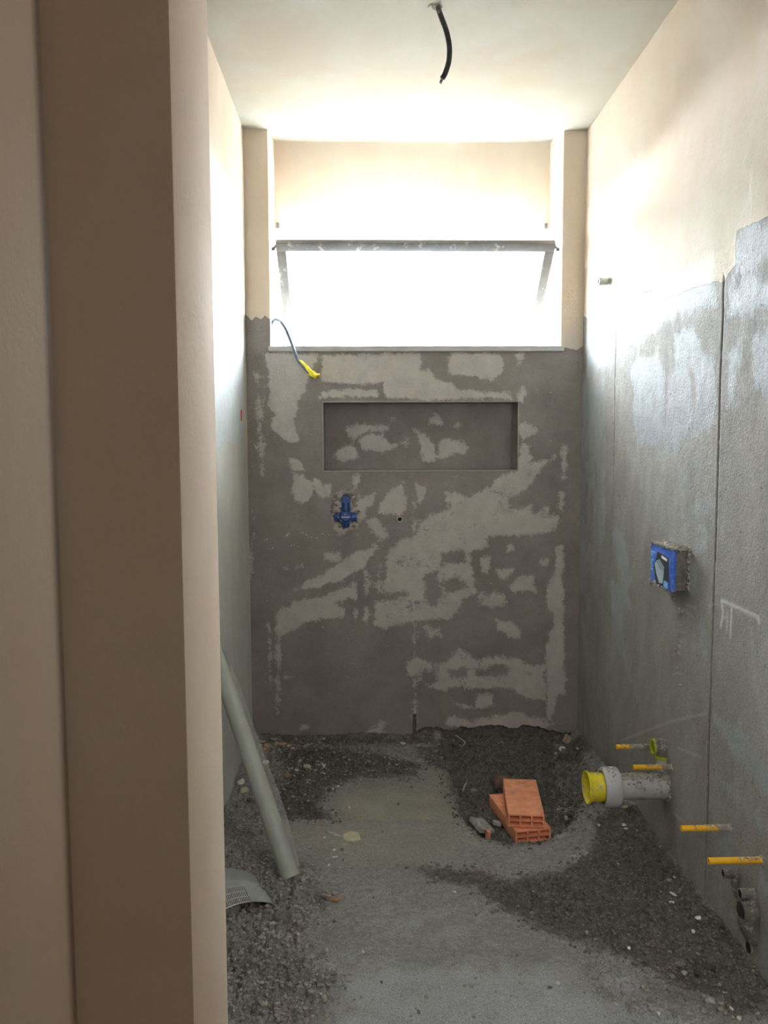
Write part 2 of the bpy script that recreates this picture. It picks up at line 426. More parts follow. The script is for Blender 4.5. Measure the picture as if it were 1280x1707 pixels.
def FL(*pts): return [tuple(on_floor(x, y)[:2]) for x, y in pts]

# ---- back wall
NX0, NX1, NZ0, NZ1, ND = -.175, .649, 1.155, 1.442, .12
BACK_PATCH = [
 (B((443,589),(530,589),(512,632),(510,653),(496,669),(491,697),(490,721),(498,732),(482,739),(468,725),(454,718),(452,697),(461,690),(450,681),(447,627)),1),
 (B((541,592),(700,589),(700,622),(628,640),(560,638),(536,635)),1),
 (B((755,592),(837,589),(837,620),(821,636),(783,627),(746,624)),1),
 (B((634,629),(665,620),(715,617),(727,632),(750,640),(765,651),(845,655),(853,664),(710,667),(645,664)),1),
 (B((534,655),(562,648),(627,650),(631,662),(564,662),(534,664)),1),
 (B((482,763),(496,765),(508,784),(489,782)),1),
 (B((487,789),(505,791),(520,810),(520,831),(505,840),(491,833),(486,814)),1),
 (B((524,800),(531,798),(538,812),(552,807),(550,828),(538,828),(527,819)),1),
 (B((585,793),(598,793),(599,805),(592,821),(585,821)),1),
 (B((599,828),(623,823),(623,840),(611,847),(609,861),(597,871),(592,852),(588,835)),1),
 (B((634,840),(651,814),(672,805),(679,845),(670,857),(632,854)),1),
 (B((609,871),(625,861),(637,873),(646,894),(634,899),(618,880)),1),
 (B((560,820),(575,815),(600,825),(600,850),(596,880),(570,895),(552,880),(555,850)),.75),
 (B((690,805),(708,812),(706,830),(698,838)),1),
 (B((741,820),(760,819),(775,830),(760,838),(745,835)),1),
 (B((867,707),(881,709),(893,716),(888,725),(872,732),(865,721)),1),
 (B((872,739),(884,742),(886,758),(891,763),(865,782),(867,749)),1),
 (B((928,758),(926,768),(907,779),(891,805),(872,821),(853,833),(858,845),(884,838),(891,854),(912,840),(935,861),(933,882),(891,894),(818,896),(816,912),(787,922),(794,990),(770,1000),(765,1022),(740,1035),(720,1030),(690,1040),(640,1050),(600,1035),(560,1030),(520,1038),(470,1050),(462,1020),(470,1010),(500,1000),(540,985),(560,975),(600,955),(640,930),(660,905),(690,890),(700,870),(720,855),(760,840),(790,820),(830,798),(880,770)),.72),
 (B((480,991),(517,968),(564,940),(625,907),(632,914),(620,935),(573,963),(531,980),(494,987)),1),
 (B((537,918),(565,920),(572,932),(560,940),(540,932)),.8), (B((470,950),(505,940),(505,946),(475,952)),.8),
 (B((500,990),(560,975),(600,960),(600,966),(560,982),(510,998)),-.95), (B((560,1008),(600,1002),(660,985),(680,990),(600,1012)),-.7),
 (B((708,959),(725,956),(732,994),(725,1008),(708,1005)),-1), (B((739,923),(769,921),(771,935),(739,940)),-1),
 (B((730,975),(765,960),(778,978),(760,985)),-.7), (B((680,1005),(700,1000),(700,1020),(682,1022)),-.6),
 (B((928,912),(938,912),(940,1017),(938,1062),(943,1111),(943,1158),(928,1160),(919,1205),(912,1202),(910,1111),(912,1064),(926,1045),(924,1022),(910,1015),(912,970),(926,947)),.9),
 (B((935,735),(948,740),(946,800),(932,806)),.75), (B((930,815),(942,820),(940,860),(928,850)),.7),
 (B((849,977),(868,959),(891,959),(893,987),(879,984),(858,989)),1), (B((800,930),(814,930),(814,956),(802,956)),1),
 (B((828,949),(856,949),(844,966),(832,968)),.9), (B((844,905),(860,905),(858,919),(844,921)),.9), (B((900,932),(915,930),(913,944),(903,944)),.9),
 (B((828,1034),(842,1041),(849,1036),(867,1050),(867,1064),(849,1059),(830,1048)),1),
 (B((795,989),(821,984),(849,989),(844,1010),(814,1012),(793,1005)),.6),
 (B((704,1040),(722,1045),(735,1042),(735,1062),(715,1066)),.8),
 (B((694,1090),(722,1104),(743,1102),(764,1076),(781,1090),(793,1095),(821,1092),(868,1099),(910,1111),(912,1170),(879,1167),(858,1153),(821,1148),(797,1148),(762,1144),(743,1153),(715,1148),(680,1125),(680,1104)),.76),
 (B((746,1117),(780,1116),(780,1128),(748,1128)),-.9), (B((790,1115),(850,1112),(845,1124),(790,1128)),-.6), (B((700,1118),(728,1115),(724,1138),(700,1138)),-.8),
 (B((755,1172),(793,1179),(797,1158),(821,1158),(821,1177),(781,1181)),.9),
 (B((748,1195),(797,1198),(856,1188),(910,1200),(943,1205),(891,1221),(844,1221),(774,1214),(746,1207)),.85),
 (B((459,1031),(470,1012),(508,1041),(470,1064),(468,1130),(463,1191),(459,1181),(459,1064)),.85),
 (B((447,1036),(452,1064),(454,1155),(447,1134)),.75), (B((468,1118),(490,1128),(470,1132)),.8),
 (B((611,1221),(634,1198),(644,1205),(641,1228)),.85), (B((498,1205),(520,1210),(515,1218),(500,1216)),.7),
 (B((685,835),(693,835),(696,1238),(688,1238)),.7), (B((678,1108),(690,1104),(690,1130),(680,1125)),.9),
 (B((421,620),(434,620),(441,700),(442,800),(434,800),(425,700)),.62), (B((437,589),(443,589),(443,760),(438,760)),.55),
 (B((412,905),(420,905),(422,970),(416,970)),.7), (B((418,850),(425,850),(426,900),(420,900)),.55),
 (B((862,590),(872,590),(868,610),(862,606)),.8), (B((868,645),(876,650),(872,672),(862,668)),.8),
] + [(B((x, a), (x + 2.6, a), (x + 2.4, b), (x + .4, b)), -1) for x, a, b in ((577,1000,1040),(584,1000,1030),(598,960,1045),(602,965,1025),(615,930,1045),(621,940,1030),(626,915,1000),(639,905,960),(636,925,980))]
BACK_UP = [(B((380,100),(470,100),(470,534),(447,531),(441,526),(436,534),(426,528),(420,536),(411,526),(380,522)),1), (B((900,100),(1010,100),(1010,578),(972,577),(960,584),(945,580),(900,580)),1)]
xs = lines(XL - .02, XR + .02, .0045, (NX0, NX1, JL, JR)); zs = lines(-.06, H + .06, .0045, (NZ0, NZ1, ZS))
def hem(x):   # ragged lower edge of the back wall's render
    z = .0 + .012 * (fbm(x, x * 0, 22, 4, 5) - .5) * 2
    t = np.clip((x - .20) / .06, 0, 1) * np.clip((.86 - x) / .12, 0, 1)
    return z + .028 * t * (.6 + fbm(x, x * 0 + 4, 9, 3, 8) * .8) + .008 * (fbm(x, x * 0, 120, 2, 6) - .5)
def back_xyz(U, V):
    h0 = hem(U)
    Z = np.maximum(V, np.where(V < .12, h0 + np.maximum(V - h0, 0), V))
    und = .004 * (fbm(U, V, 3, 3, 31) - .5) + .0015 * (fbm(U, V, 18, 3, 33) - .5)
    und = und * np.clip((V - .02) / .05, 0, 1)
    edge = np.minimum.reduce([np.abs(U - NX0) + 9 * ((V < NZ0 - .01) | (V > NZ1 + .01)), np.abs(U - NX1) + 9 * ((V < NZ0 - .01) | (V > NZ1 + .01))])
    return np.stack([U, YB - und, Z], -1)
U, V = np.meshgrid(xs, zs, indexing='ij')
chalk = np.zeros(U.shape)
wall_back = grid_surface('wall_back', xs, zs, back_xyz, M['back'], holes=[(NX0, NX1, NZ0, NZ1), (JL, JR, ZS, 9)],
    attrs={'patch': mask(U, V, BACK_PATCH, .020), 'upper': mask(U, V, BACK_UP, .012), 'chalk': chalk}, flip=False)
# niche: back panel, top, bottom and cheeks
NICHE_PATCH = [(B(*p, Y=YB + ND), .95) for p in (
 [(576,711),(594,704),(648,707),(648,718),(611,721),(588,735),(578,725)], [(594,732),(618,723),(637,725),(648,735),(681,732),(677,744),(634,755),(606,749)],
 [(552,760),(569,742),(583,739),(594,744),(599,763),(587,771),(569,770)], [(692,716),(715,728),(724,744),(724,767),(706,770),(700,740)],
 [(729,742),(748,732),(774,737),(781,746),(774,756),(731,765)], [(713,692),(729,688),(741,704),(736,714),(713,707)], [(753,704),(767,701),(774,709),(762,718),(753,714)], [(648,695),(664,692),(662,700),(650,704)])]
xs2 = lines(NX0, NX1, .006); zs2 = lines(NZ0, NZ1, .006); U, V = np.meshgrid(xs2, zs2, indexing='ij'); Z0 = np.zeros(U.shape)
o = grid_surface('niche_panel', xs2, zs2, lambda U, V: np.stack([U, U * 0 + YB + ND, V], -1), M['back'],
    attrs={'patch': mask(U, V, NICHE_PATCH, .022) - .1, 'upper': Z0, 'chalk': Z0}, parent=wall_back)
c = MB(); t = .03
for lo, hi in (((NX0 - t, YB + .004, NZ1), (NX1 + t, YB + ND + t, NZ1 + t)), ((NX0 - t, YB + .004, NZ0 - t), (NX1 + t, YB + ND + t, NZ0)),
               ((NX0 - t, YB + .004, NZ0), (NX0, YB + ND + t, NZ1)), ((NX1, YB + .004, NZ0), (NX1 + t, YB + ND + t, NZ1))): c.box(lo, hi)
c.build('niche_lining', M['back'], wall_back)
c = MB(); e = .005
c.box((NX0 - e, YB - .002, NZ1), (NX1 + e, YB + .012, NZ1 + e), .0012); c.box((NX0 - e, YB - .002, NZ0 - e), (NX1 + e, YB + .014, NZ0), .0012)
c.box((NX0 - e, YB - .002, NZ0), (NX0, YB + .012, NZ1), .0012); c.box((NX1, YB - .002, NZ0), (NX1 + e, YB + .014, NZ1), .0012)
o = c.build('lit_edge_trim', mat_simple('lit_edge_tone', (.36, .335, .30), .7, .12, 40, .001), wall_back); o['label'] = 'pale trim around the niche edge, standing in for its lit inner faces'  # pale colour carries the light on the inner faces of the niche
# rubble core seen in the gap under the render
c = MB(); c.box((XL - .06, YB + .035, -.15), (XR + .06, YB + .20, .42)); c.build('wall_core', M['stone_dark'], wall_back)

# ---- thickness of the window wall: reveals, apron, beam
def struct(o): o['kind'] = 'structure'; return o
c = MB(); c.box((XL - .2, YB + .006, ZS - .005), (JL, YO, 3.0)); c.box((JR, YB + .006, ZS - .005), (XR + .2, YO, 3.0)); c.build('window_reveal', M['plaster'], wall_back, smooth=False)
c = MB(); c.box((XL - .2, YB + .16, .3), (XR + .2, YO, ZS - .004)); c.box((XL - .2, YB + .04, ZS - .19), (XR + .2, YB + .17, ZS - .004)); c.build('wall_apron', M['back'], wall_back, smooth=False)
xs3 = lines(JL, JR, .02); zs3 = lines(ZL, H + .08, .02)
U, V = np.meshgrid(xs3, zs3, indexing='ij')
c = MB(); c.box((JL - .05, YR, ZL), (JR + .05, YO, 3.0), .003); struct(c.build('wall_beam', M['plaster'], smooth=True))

# ---- ceiling: flat, rising a little over the window recess
def ceil_z(X, Y): return H + np.clip((Y - YB) / (YR - YB), 0, 1) * .045 + .006 * (fbm(X, Y, 2.2, 3, 61) - .5)
us = lines(-1.2, 1.6, .035); vs = lines(-2.1, YO, .035, (YB,))
struct(grid_surface('ceiling', us, vs, lambda U, V: np.stack([U, V, ceil_z(U, V)], -1), M['ceiling'], flip=True))

# ---- right wall
RIGHT_UP = [(S((972,525),(983,535),(997,500),(1003,478),(1017,505),(1032,512),(1060,494),(1090,480),(1106,500),(1150,482),(1192,470),(1205,470),(1225,440),(1228,385),(1282,360),(1500,265),(1500,-420),(1200,-100),(976,190)), 1)]
RIGHT_PATCH = [
 (S((1052,605),(1095,598),(1106,612),(1146,612),(1153,634),(1153,707),(1131,732),(1131,750),(1110,750),(1106,707),(1095,736),(1063,736),(1055,689),(1059,656)),1.05),
 (S((1121,554),(1157,551),(1164,590),(1190,598),(1190,707),(1157,725),(1157,616),(1124,605)),1.05),
 (S((1033,511),(1106,474),(1190,425),(1190,507),(1131,525),(1102,540),(1095,554),(1033,583)),.95),
 (S((979,536),(1015,489),(1023,518),(1023,583),(1001,612),(979,620)),1),
 (S((1230,400),(1280,370),(1400,330),(1400,400),(1280,424),(1233,445)),1), (S((1211,478),(1280,453),(1400,420),(1400,500),(1211,532)),.6),
 (S((1251,561),(1280,554),(1400,520),(1400,700),(1255,656)),.85), (S((1211,594),(1230,576),(1230,681),(1208,689)),.9),
 (S((1164,888),(1175,895),(1171,925),(1164,921)),1), (S((1142,930),(1165,945),(1165,990),(1145,985)),.95), (S((1160,1012),(1182,1010),(1180,1120),(1160,1090)),.6),
 (S((1128,860),(1190,830),(1188,842),(1135,870)),.7), (S((1020,890),(1033,885),(1055,970),(1045,985)),.9), (S((1030,985),(1052,1000),(1052,1012),(1034,1008)),.9),
 (S((1018,960),(1035,1000),(1050,1100),(1068,1170),(1060,1175),(1025,1080)),.6), (S((1180,1190),(1230,1200),(1290,1290),(1290,1340),(1220,1270)),.75),
 (S((1172,1270),(1215,1330),(1290,1400),(1290,1380),(1200,1290)),.7), (S((1190,1400),(1215,1440),(1240,1400),(1220,1370)),.7),
 (S((1272,1430),(1262,1490),(1300,1500)),.85), (S((1258,1560),(1280,1530),(1300,1600),(1290,1650),(1262,1605)),1),
 (S((970,900),(985,890),(990,940),(972,945)),.55), (S((1180,1000),(1200,990),(1200,1070),(1184,1080)),.55), (S((1180,1440),(1200,1470),(1230,1560),(1200,1500)),.6),
 (S((966,640),(1010,640),(1012,900),(966,1000)),.52), (S((1085,640),(1095,640),(1092,700),(1086,700)),-1), (S((1105,560),(1120,560),(1112,700),(1104,700)),-.8),
]
STROKES = [((1200,1000),(1262,1028),2.2),((1262,1028),(1264,1040),1.8),((1201,1002),(1204,1022),1.2),((1204,1022),(1200,1045),1.2),((1218,1012),(1216,1063),1.2),((1203,1031),(1209,1029),1.),((1211,1020),(1210,1052),.7),
           ((1036,1234),(1120,1202),1.2),((1120,1202),(1178,1189),1.2),((1128,1246),(1168,1262),1.),((1146,1008),(1160,1014),1.1),((1118,1352),(1140,1372),1.),((1140,1015),(1156,1030),.8),((1180,1010),(1196,1006),.7)]
def stroke(a, b, wpx):
    a = np.array(a, float); b = np.array(b, float); d = (b - a) / np.hypot(*(b - a)); n = np.array([-d[1], d[0]]) * wpx
    return S(*[tuple(p) for p in (a - n, b - n, b + n, a + n)])
G1 = [2.078, 2.952]      # vertical joints left by the screed rails
ys = lines(-2.1, 1.45, .06); ys = np.concatenate([ys[:-1], lines(1.45, YB + .04, .0055, [g + k for g in G1 for k in (-.006, -.0035, -.0012, .0012, .0035, .006)])])
zs = lines(-.08, H + .03, .0055)
U, V = np.meshgrid(ys, zs, indexing='ij')
def right_xyz(U, V):
    d = .007 * (fbm(U, V, 2.5, 3, 41) - .5) + .002 * (fbm(U, V, 25, 3, 43) - .5)
    for g, dep in zip(G1, (.007, .002)):
        wv = g + .0035 * (fbm(V, V * 0, 6, 2, 45) - .5) + (0.012 * (1.7 - V) / 1.7 * (1 if g < 2.5 else 0))
        lim = np.clip((1.70 - V) / .03, 0, 1)
        d = d + dep * (np.abs(U - g) < .0042) * lim * (.35 + .65 * (fbm(V, V * 0 + 3, 30, 3, 47) > .38))
    d = d - .010 * np.clip(1 - np.hypot((U - 2.30), (V - .90)) / .16, 0, 1)      # mortar collar around the valve box
    return np.stack([XR + d, U, V], -1)
wall_right = grid_surface('wall_right', ys, zs, right_xyz, M['right'], flip=True,
    attrs={'patch': mask(U, V, RIGHT_PATCH, .035), 'upper': np.where(U < 1.5, np.clip((V - 1.62) * 40, 0, 1), mask(U, V, RIGHT_UP, .012)), 'chalk': mask(U, V, [(stroke(*s), .75 if i < 7 else .32) for i, s in enumerate(STROKES)], .0035)})
# ---- left wall
LEFT_PATCH = [(S((300,420),(358,482),(405,530),(404,735),(385,742),(375,730),(365,747),(300,760), X=XL), 1)]
LEFT_UP = [(S((300,424),(358,480),(372,495),(392,512),(407,528),(407,190),(300,-60), X=XL), 1)]
ys = lines(.76, YB + .04, .012); zs = lines(-.08, H + .03, .012); U, V = np.meshgrid(ys, zs, indexing='ij')
def left_xyz(U, V):
    m = mask(U, V, LEFT_UP, .006)
    return np.stack([XL + .005 * m * (U > .9) + .006 * (fbm(U, V, 2.5, 3, 51) - .5), U, V], -1)
wall_left = grid_surface('wall_left', ys, zs, left_xyz, M['left'], attrs={'patch': mask(U, V, LEFT_PATCH, .012), 'upper': mask(U, V, LEFT_UP, .01), 'chalk': U * 0})
c = MB(); q = [on_side(x, y, XL + .004) for x, y in ((401.5,684),(403,683),(403,700),(401.8,702))]
c.add([*q, *[p + np.array([.002, 0, 0]) for p in q]], [(4, 5, 6, 7), (0, 1, 5, 4), (1, 2, 6, 5), (2, 3, 7, 6), (3, 0, 4, 7)]); o = c.build('red_mark', M['red'], wall_left); o['label'] = 'small red mark on the left wall near the corner'

# ---- entrance pier and corridor behind the camera
PX, PY0, PY1 = -.1417, .617, .767
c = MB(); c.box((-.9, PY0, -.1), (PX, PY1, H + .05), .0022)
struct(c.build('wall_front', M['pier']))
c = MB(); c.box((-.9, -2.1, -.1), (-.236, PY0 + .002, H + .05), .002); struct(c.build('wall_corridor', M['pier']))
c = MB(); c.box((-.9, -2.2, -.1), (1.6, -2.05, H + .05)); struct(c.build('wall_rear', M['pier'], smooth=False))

# ------------------------------------------------------------------ floor
PIT = FL((730,1200),(955,1200),(985,1300),(985,1345),(955,1385),(900,1407),(840,1406),(800,1398),(775,1372),(762,1345),(748,1290),(738,1250))
DARK = [(FL((735,1215),(925,1215),(930,1290),(905,1330),(925,1385),(900,1407),(840,1406),(800,1398),(775,1372),(762,1345),(748,1290),(738,1250)), 1.0), (FL((425,1200),(740,1200),(735,1238),(425,1240)), .62), (PIT, .5), (FL((1000,1372),(1060,1352),(1095,1395),(1115,1430),(1175,1512),(1300,1660),(1300,1700),(1230,1692),(1190,1660),(1120,1640),(1050,1595),(980,1577),(900,1548),(840,1515),(790,1478),(720,1468),(700,1448),(780,1452),(850,1470),(930,1452),(985,1420)), 1.0),
 (FL((455,1236),(560,1240),(640,1250),(700,1268),(690,1290),(600,1290),(545,1310),(540,1340),(560,1365),(430,1365),(450,1330),(470,1290)), .8), (FL((690,1240),(760,1232),(760,1280),(700,1270)), .8),
 (FL((370,1380),(440,1365),(460,1440),(520,1450),(545,1500),(500,1560),(560,1640),(510,1707),(330,1720),(330,1400)), .22),
 (FL((620,1425),(760,1440),(760,1480),(640,1450)), .5), (FL((545,1530),(640,1560),(610,1570),(530,1550)), .45), (FL((935,1230),(1000,1232),(985,1262),(940,1262)), .9)]
PALE = [(FL((520,1600),(760,1590),(960,1600),(1010,1640),(1180,1680),(1200,1760),(500,1760),(540,1650)), .75), (FL((600,1480),(760,1500),(900,1590),(700,1600),(560,1560)), .45), (FL((560,1590),(640,1600),(680,1680),(600,1690)), .8),
 (FL((985,1610),(1080,1615),(1110,1670),(1000,1680)), .8)]
WARM = [(FL((560,1315),(740,1300),(765,1365),(540,1366)), .95), (FL((460,1372),(800,1372),(820,1400),(760,1440),(560,1440),(470,1400)), .5), (FL((700,1250),(745,1250),(760,1330),(720,1300)), .8)]
WHITE = [(FL((935,1420),(975,1405),(1010,1425),(1000,1450),(945,1450)), .62), (FL((370,1660),(420,1665),(470,1700),(470,1740),(340,1740)), .5), (FL((480,1540),(520,1530),(530,1560),(500,1570)), .35), (FL((930,1325),(1000,1340),(1050,1352),(1000,1355)), .35)]
RUB = [(PIT, 1.0), (DARK[3][0], .6), (DARK[4][0], .9), (DARK[6][0], 1.0), (DARK[1][0], .7), (FL((380,1235),(720,1235),(740,1262),(640,1290),(540,1300),(430,1400),(370,1420)), .6),
       (FL((950,1232),(1000,1240),(1060,1350),(990,1370)), .45), (FL((980,1600),(1180,1640),(1280,1707),(1150,1720),(1000,1690)), .5)]
LOWER = FL((428,1232),(735,1225),(742,1260),(768,1330),(786,1367),(378,1367),(378,1330))
RIDGE = FL((925,1330),(980,1322),(1060,1352),(1062,1375),(1000,1378),(960,1395),(935,1390),(950,1355))
def floor_h(X, Y):
    X = np.asarray(X, float); Y = np.asarray(Y, float)
    e = .06 * (fbm(X, Y, 11, 4, 72, .6) - .5)
    h = .010 * (fbm(X, Y, 3, 4, 71) - .5)
    h = h - .012 * 1.4 * np.clip((sdist(X, Y, LOWER)) / .004, 0, 1)
    pit = np.clip((sdist(X, Y, PIT) + e * np.clip((Y - 2.5) / .1, .12, 1)) / .03, 0, 1)
    h = h - (.062 - .03 * np.clip((Y - 2.9) / .3, 0, 1)) * pit * pit * (3 - 2 * pit)
    rd = np.clip((sdist(X, Y, RIDGE) + .03) / .08, 0, 1); h = h + .035 * rd * (1 - pit)
    r = np.clip(mask(X, Y, RUB, .05), 0, 1)
    rg = np.abs(fbm(X, Y, 46, 3, 74, .65) - .5) * 2
    h = h + r * (.026 * (fbm(X, Y, 14, 4, 73, .6) - .5) + .044 * (.30 - rg) + .018 * (fbm(X, Y, 95, 2, 76) - .5))
    h = h + .0034 * (fbm(X, Y, 60, 3, 75, .6) - .5)
    # dirt heaped against the walls
    h = h + .018 * np.clip(1 - (XR - X) / .10, 0, 1) + .012 * np.clip(1 - (X - XL) / .1, 0, 1) * (Y > .8)
    # trowel drags
    for (cx, cy, a, L) in ((.0, 1.83, -.35, .16), (.10, 1.72, -.15, .2), (.03, 1.98, -.5, .13), (.25, 1.80, .6, .12)):
        u = (X - cx) * math.cos(a) + (Y - cy) * math.sin(a); v = -(X - cx) * math.sin(a) + (Y - cy) * math.cos(a)
        h = h + .0024 * np.sin(v * 420) * np.clip(1 - np.abs(u) / L, 0, 1) * np.clip(1 - np.abs(v) / .035, 0, 1)
    return h
us = lines(XL - .03, XR + .03, .0042); vs = lines(1.45, YB + .045, .0042)
U, V = np.meshgrid(us, vs, indexing='ij')
nz = lambda m_: m_
floor = struct(grid_surface('floor', us, vs, lambda U, V: np.stack([U, V, floor_h(U, V)], -1), M['floor'],
    attrs={'dark': mask(U, V, DARK, .05), 'pale': mask(U, V, PALE, .08), 'warm': mask(U, V, WARM, .04), 'white': mask(U, V, WHITE, .03)}))
us = lines(-1.0, 1.6, .05); vs = lines(-2.1, 1.452, .05)
o = grid_surface('floor_near', us, vs, lambda U, V: np.stack([U, V, .010 * (fbm(U, V, 3, 4, 71) - .5)], -1), M['floor'], parent=floor, kind=None)
def fh(x, y): return float(floor_h(np.array([x]), np.array([y]))[0])
c = MB(); c.box((-1.0, -2.1, -.3), (1.6, YO, -.14)); struct(c.build('floor_slab', M['stone_dark'], smooth=False))

# ------------------------------------------------------------------ window
win = thing('window_1', (.218, 3.86, ZS), None, None); win['kind'] = 'structure'
c = MB(); yf0, yf1, fw = 3.865, 3.905, .028
c.box((JL, yf0, ZS), (JL + fw * .55, yf1, ZL)); c.box((JR - fw * .55, yf0, ZS), (JR, yf1, ZL)); c.box((JL, yf0, ZL - fw), (JR, yf1, ZL)); c.box((JL, yf0, ZS), (JR, yf1, ZS + fw))
c.build('window_frame', M['white_metal'], win, smooth=False)
B0 = np.array([.219, 3.845, 1.722]); T0 = np.array([.219, 3.425, 2.112])      # bottom and top edge of the inward-tilted sash
L = np.linalg.norm(T0 - B0); dz = (T0 - B0) / L; dn = np.cross(np.array([1., 0, 0]), dz)
RS = np.stack([np.array([1., 0, 0]), dn, dz], 1)
def sash_pt(V): return np.array(V) @ RS.T + B0
hw = .587
sash = bpy.data.objects.new('sash', None); COL.objects.link(sash); sash.parent = win
def sbox(name, lo, hi, mat, bev=.002, label=None):
    v, f = box_mesh(lo, hi, bev); o = mesh_obj(name, sash_pt(v), f, mat, sash)
    if label: o['label'] = label
    return o
sbox('top_rail', (-hw, -.014, L - .040), (hw, .014, L), M['white_metal']); sbox('bottom_rail', (-hw, -.014, 0), (hw, .014, .040), M['white_metal'])
sbox('stile', (-hw, -.014, .040), (-hw + .040, .014, L - .040), M['white_metal']); sbox('stile', (hw - .040, -.014, .040), (hw, .014, L - .040), M['white_metal'])
g_ = sbox('glass_pane', (-hw + .036, -.002, .036), (hw - .036, .002, L - .036), M['glass'], 0, 'frosted glass pane')
# rough putty along the rail, seen against the light
c = MB(); q = random.Random(3)
for i in range(110):
    x = q.uniform(-hw + .045, hw - .045); add_stone(c, sash_pt([(x, -.004, L - .041)])[0], q.uniform(.002, .0042), q)
for i in range(60): add_stone(c, sash_pt([(q.choice((-1, 1)) * (hw - .041), -.004, q.uniform(.045, L - .045))])[0], q.uniform(.0015, .0035), q)
o = c.build('putty', M['white_metal'], sash); o['kind'] = 'stuff'
for x, z, s in ((.005, L * .72, .004), (.497, L * .61, .007)):
    v, f = box_mesh((x - s * .5, -.006, z - s), (x + s * .5, -.003, z + s), .0008); o = mesh_obj('seen_through_speck', sash_pt(v), f, M['teal'], sash)  # teal spots on the pane stand in for things beyond it
for sx in (-1, 1):
    c = MB(); p0 = sash_pt([(sx * hw, 0, L - .02)])[0]; p1 = p0 + np.array([sx * .012, -.004, -.016])
    c.tube([p0, (p0 + p1) / 2, p1], .0055, 8); c.box(p1 - .007, p1 + .007, .001); o = c.build('pivot_bracket', M['white_metal'], win)
    c = MB(); p = np.array([(JL + .012) if sx < 0 else (JR - .016), YR - .006, ZL + .012]); c.box(p - [.006, .006, .016], p + [.006, .008, .010], .001)
    c.build('hinge_stub', M['white_metal'], win)
c = MB(); c.box((JL - .008, YB - .012, ZS - .018), (JR + .010, YO + .02, ZS + .004), .002)
o = thing('window_sill', (.218, YB, ZS - .018), 'thin white marble sill slab under the tilted window', 'sill'); mesh_obj('slab', c.v, c.f, M['marble'], o)

# ------------------------------------------------------------------ services on the back wall
# blue fitting with two covers
loc = (-.083, YB, .93)
t_ = thing('valve_fitting', loc, 'blue plastic shower valve fitting under the wall niche', 'valve')
def ly(x, z, y0, y1, r0, r1=None, n=24): return MB().tube([(x, y0, z), (x, (y0 + y1) / 2, z), (x, y1, z)], [r0, r0, r1 or r0], n)
vx, vz = -.084, .955
c = ly(vx, vz, YB + .01, YB - .026, .029, .027); c.build('lower_body', M['blue'], t_)
c = ly(vx, vz + .008, YB - .022, YB - .040, .024, .020); c.build('lower_cap', M['blue'], t_)
for sx in (-1, 1):
    c = MB(); c.tube([(vx + sx * .018, YB - .008, vz + .002), (vx + sx * .034, YB - .008, vz + .002), (vx + sx * .046, YB - .008, vz + .002)], [.020, .020, .017], 16)
    c.build('side_port', M['blue'], t_)
c = MB().tube([(vx, YB - .012, vz - .012), (vx, YB - .012, vz - .03), (vx, YB - .012, vz - .042)], [.020, .017, .013], 16); c.build('bottom_port', M['blue'], t_)
c = MB().tube([(vx, YB - .006, vz + .02), (vx, YB - .006, vz + .05), (vx, YB - .006, vz + .085)], [.020, .018, .016], 16); c.build('neck', M['blue'], t_)
c = MB(); c.box((vx - .024, YB - .016, vz + .036), (vx + .024, YB + .004, vz + .044), .001); c.build('flange', M['blue'], t_)
c = ly(vx + .001, vz + .078, YB + .008, YB - .034, .019, .017); c.build('upper_cap', M['blue'], t_)
c = MB(); c.box((vx - .018, YB - .042, vz + .003), (vx + .020, YB - .0385, vz + .006)); c.box((vx - .003, YB - .042, vz + .012), (vx - .001, YB - .0385, vz + .020)); c.build('white_print', M['white_print'], t_)
c = MB(); pts = [(vx + r * math.cos(a), YB - .002, vz + .03 + 1.35 * r * math.sin(a)) for a in np.linspace(0, 6.28, 26) for r in (.046, .055)]
lumps(c, pts, .012, 70, 4); o = c.build('mortar_collar', M['mortar'], t_); o['kind'] = 'stuff'
# water outlet stub
t_ = thing('pipe_stub', (.146, YB, .947), 'small grey pipe stub with a black mouth right of the blue valve', 'pipe')
MB().tube([(.146, YB + .01, .947), (.146, YB - .01, .947), (.146, YB - .022, .947)], .0125, 20, inner=.76).build('pipe_wall', M['pvc_clean'], t_)
MB().tube([(.146, YB - .004, .947), (.146, YB - .005, .947), (.146, YB - .006, .947)], .0097, 16).build('bore', M['black'], t_)
# white mortar flecks smeared on the back wall, and the chipped corner
c = MB(); q = random.Random(9)
for px, py, L_ in ((446,899,12),(476,894,10),(480,891,6),(505,889,10),(515,891,12),(517,895,8),(536,890,8),(529,898,5),(555,892,14),(594,891,8),(612,896,9),(628,901,7),(636,901,4),(624,909,9),(637,910,4),(451,915,9),(490,908,10),(497,911,6),(556,920,5),(642,1005,9),(445,1001,4),(443,1122,5),(917,735,3),(918,655,3),(820,972,7),(757,795,14),(538,1046,3)):
    for k in range(max(2, int(L_ / 1.8))):
        x = px + q.uniform(-.5, .5) * L_; y = py - (x - px) * (.35 if px < 500 else .0) + q.uniform(-1.2, 1.2)
        add_stone(c, on_back(x, y) + [0, -.0008, 0], q.uniform(.0016, .0036), q, .6)
o = c.build('white_splash', M['flake'], wall_back); o['kind'] = 'stuff'; o['label'] = 'flecks of white mortar smeared across the back wall'
c = MB()
for i in range(60):
    t = q.random(); x = 411 + 12 * t + q.uniform(-3, 3); y = 702 + 85 * t; add_stone(c, on_back(x, y) + [0, -.001, 0], q.uniform(.003, .006) * (1 - .5 * t), q)
o = c.build('chipped_edge', mat_simple('pink_render', (.42, .33, .27), .9, .3, 60, .002), wall_back); o['kind'] = 'stuff'
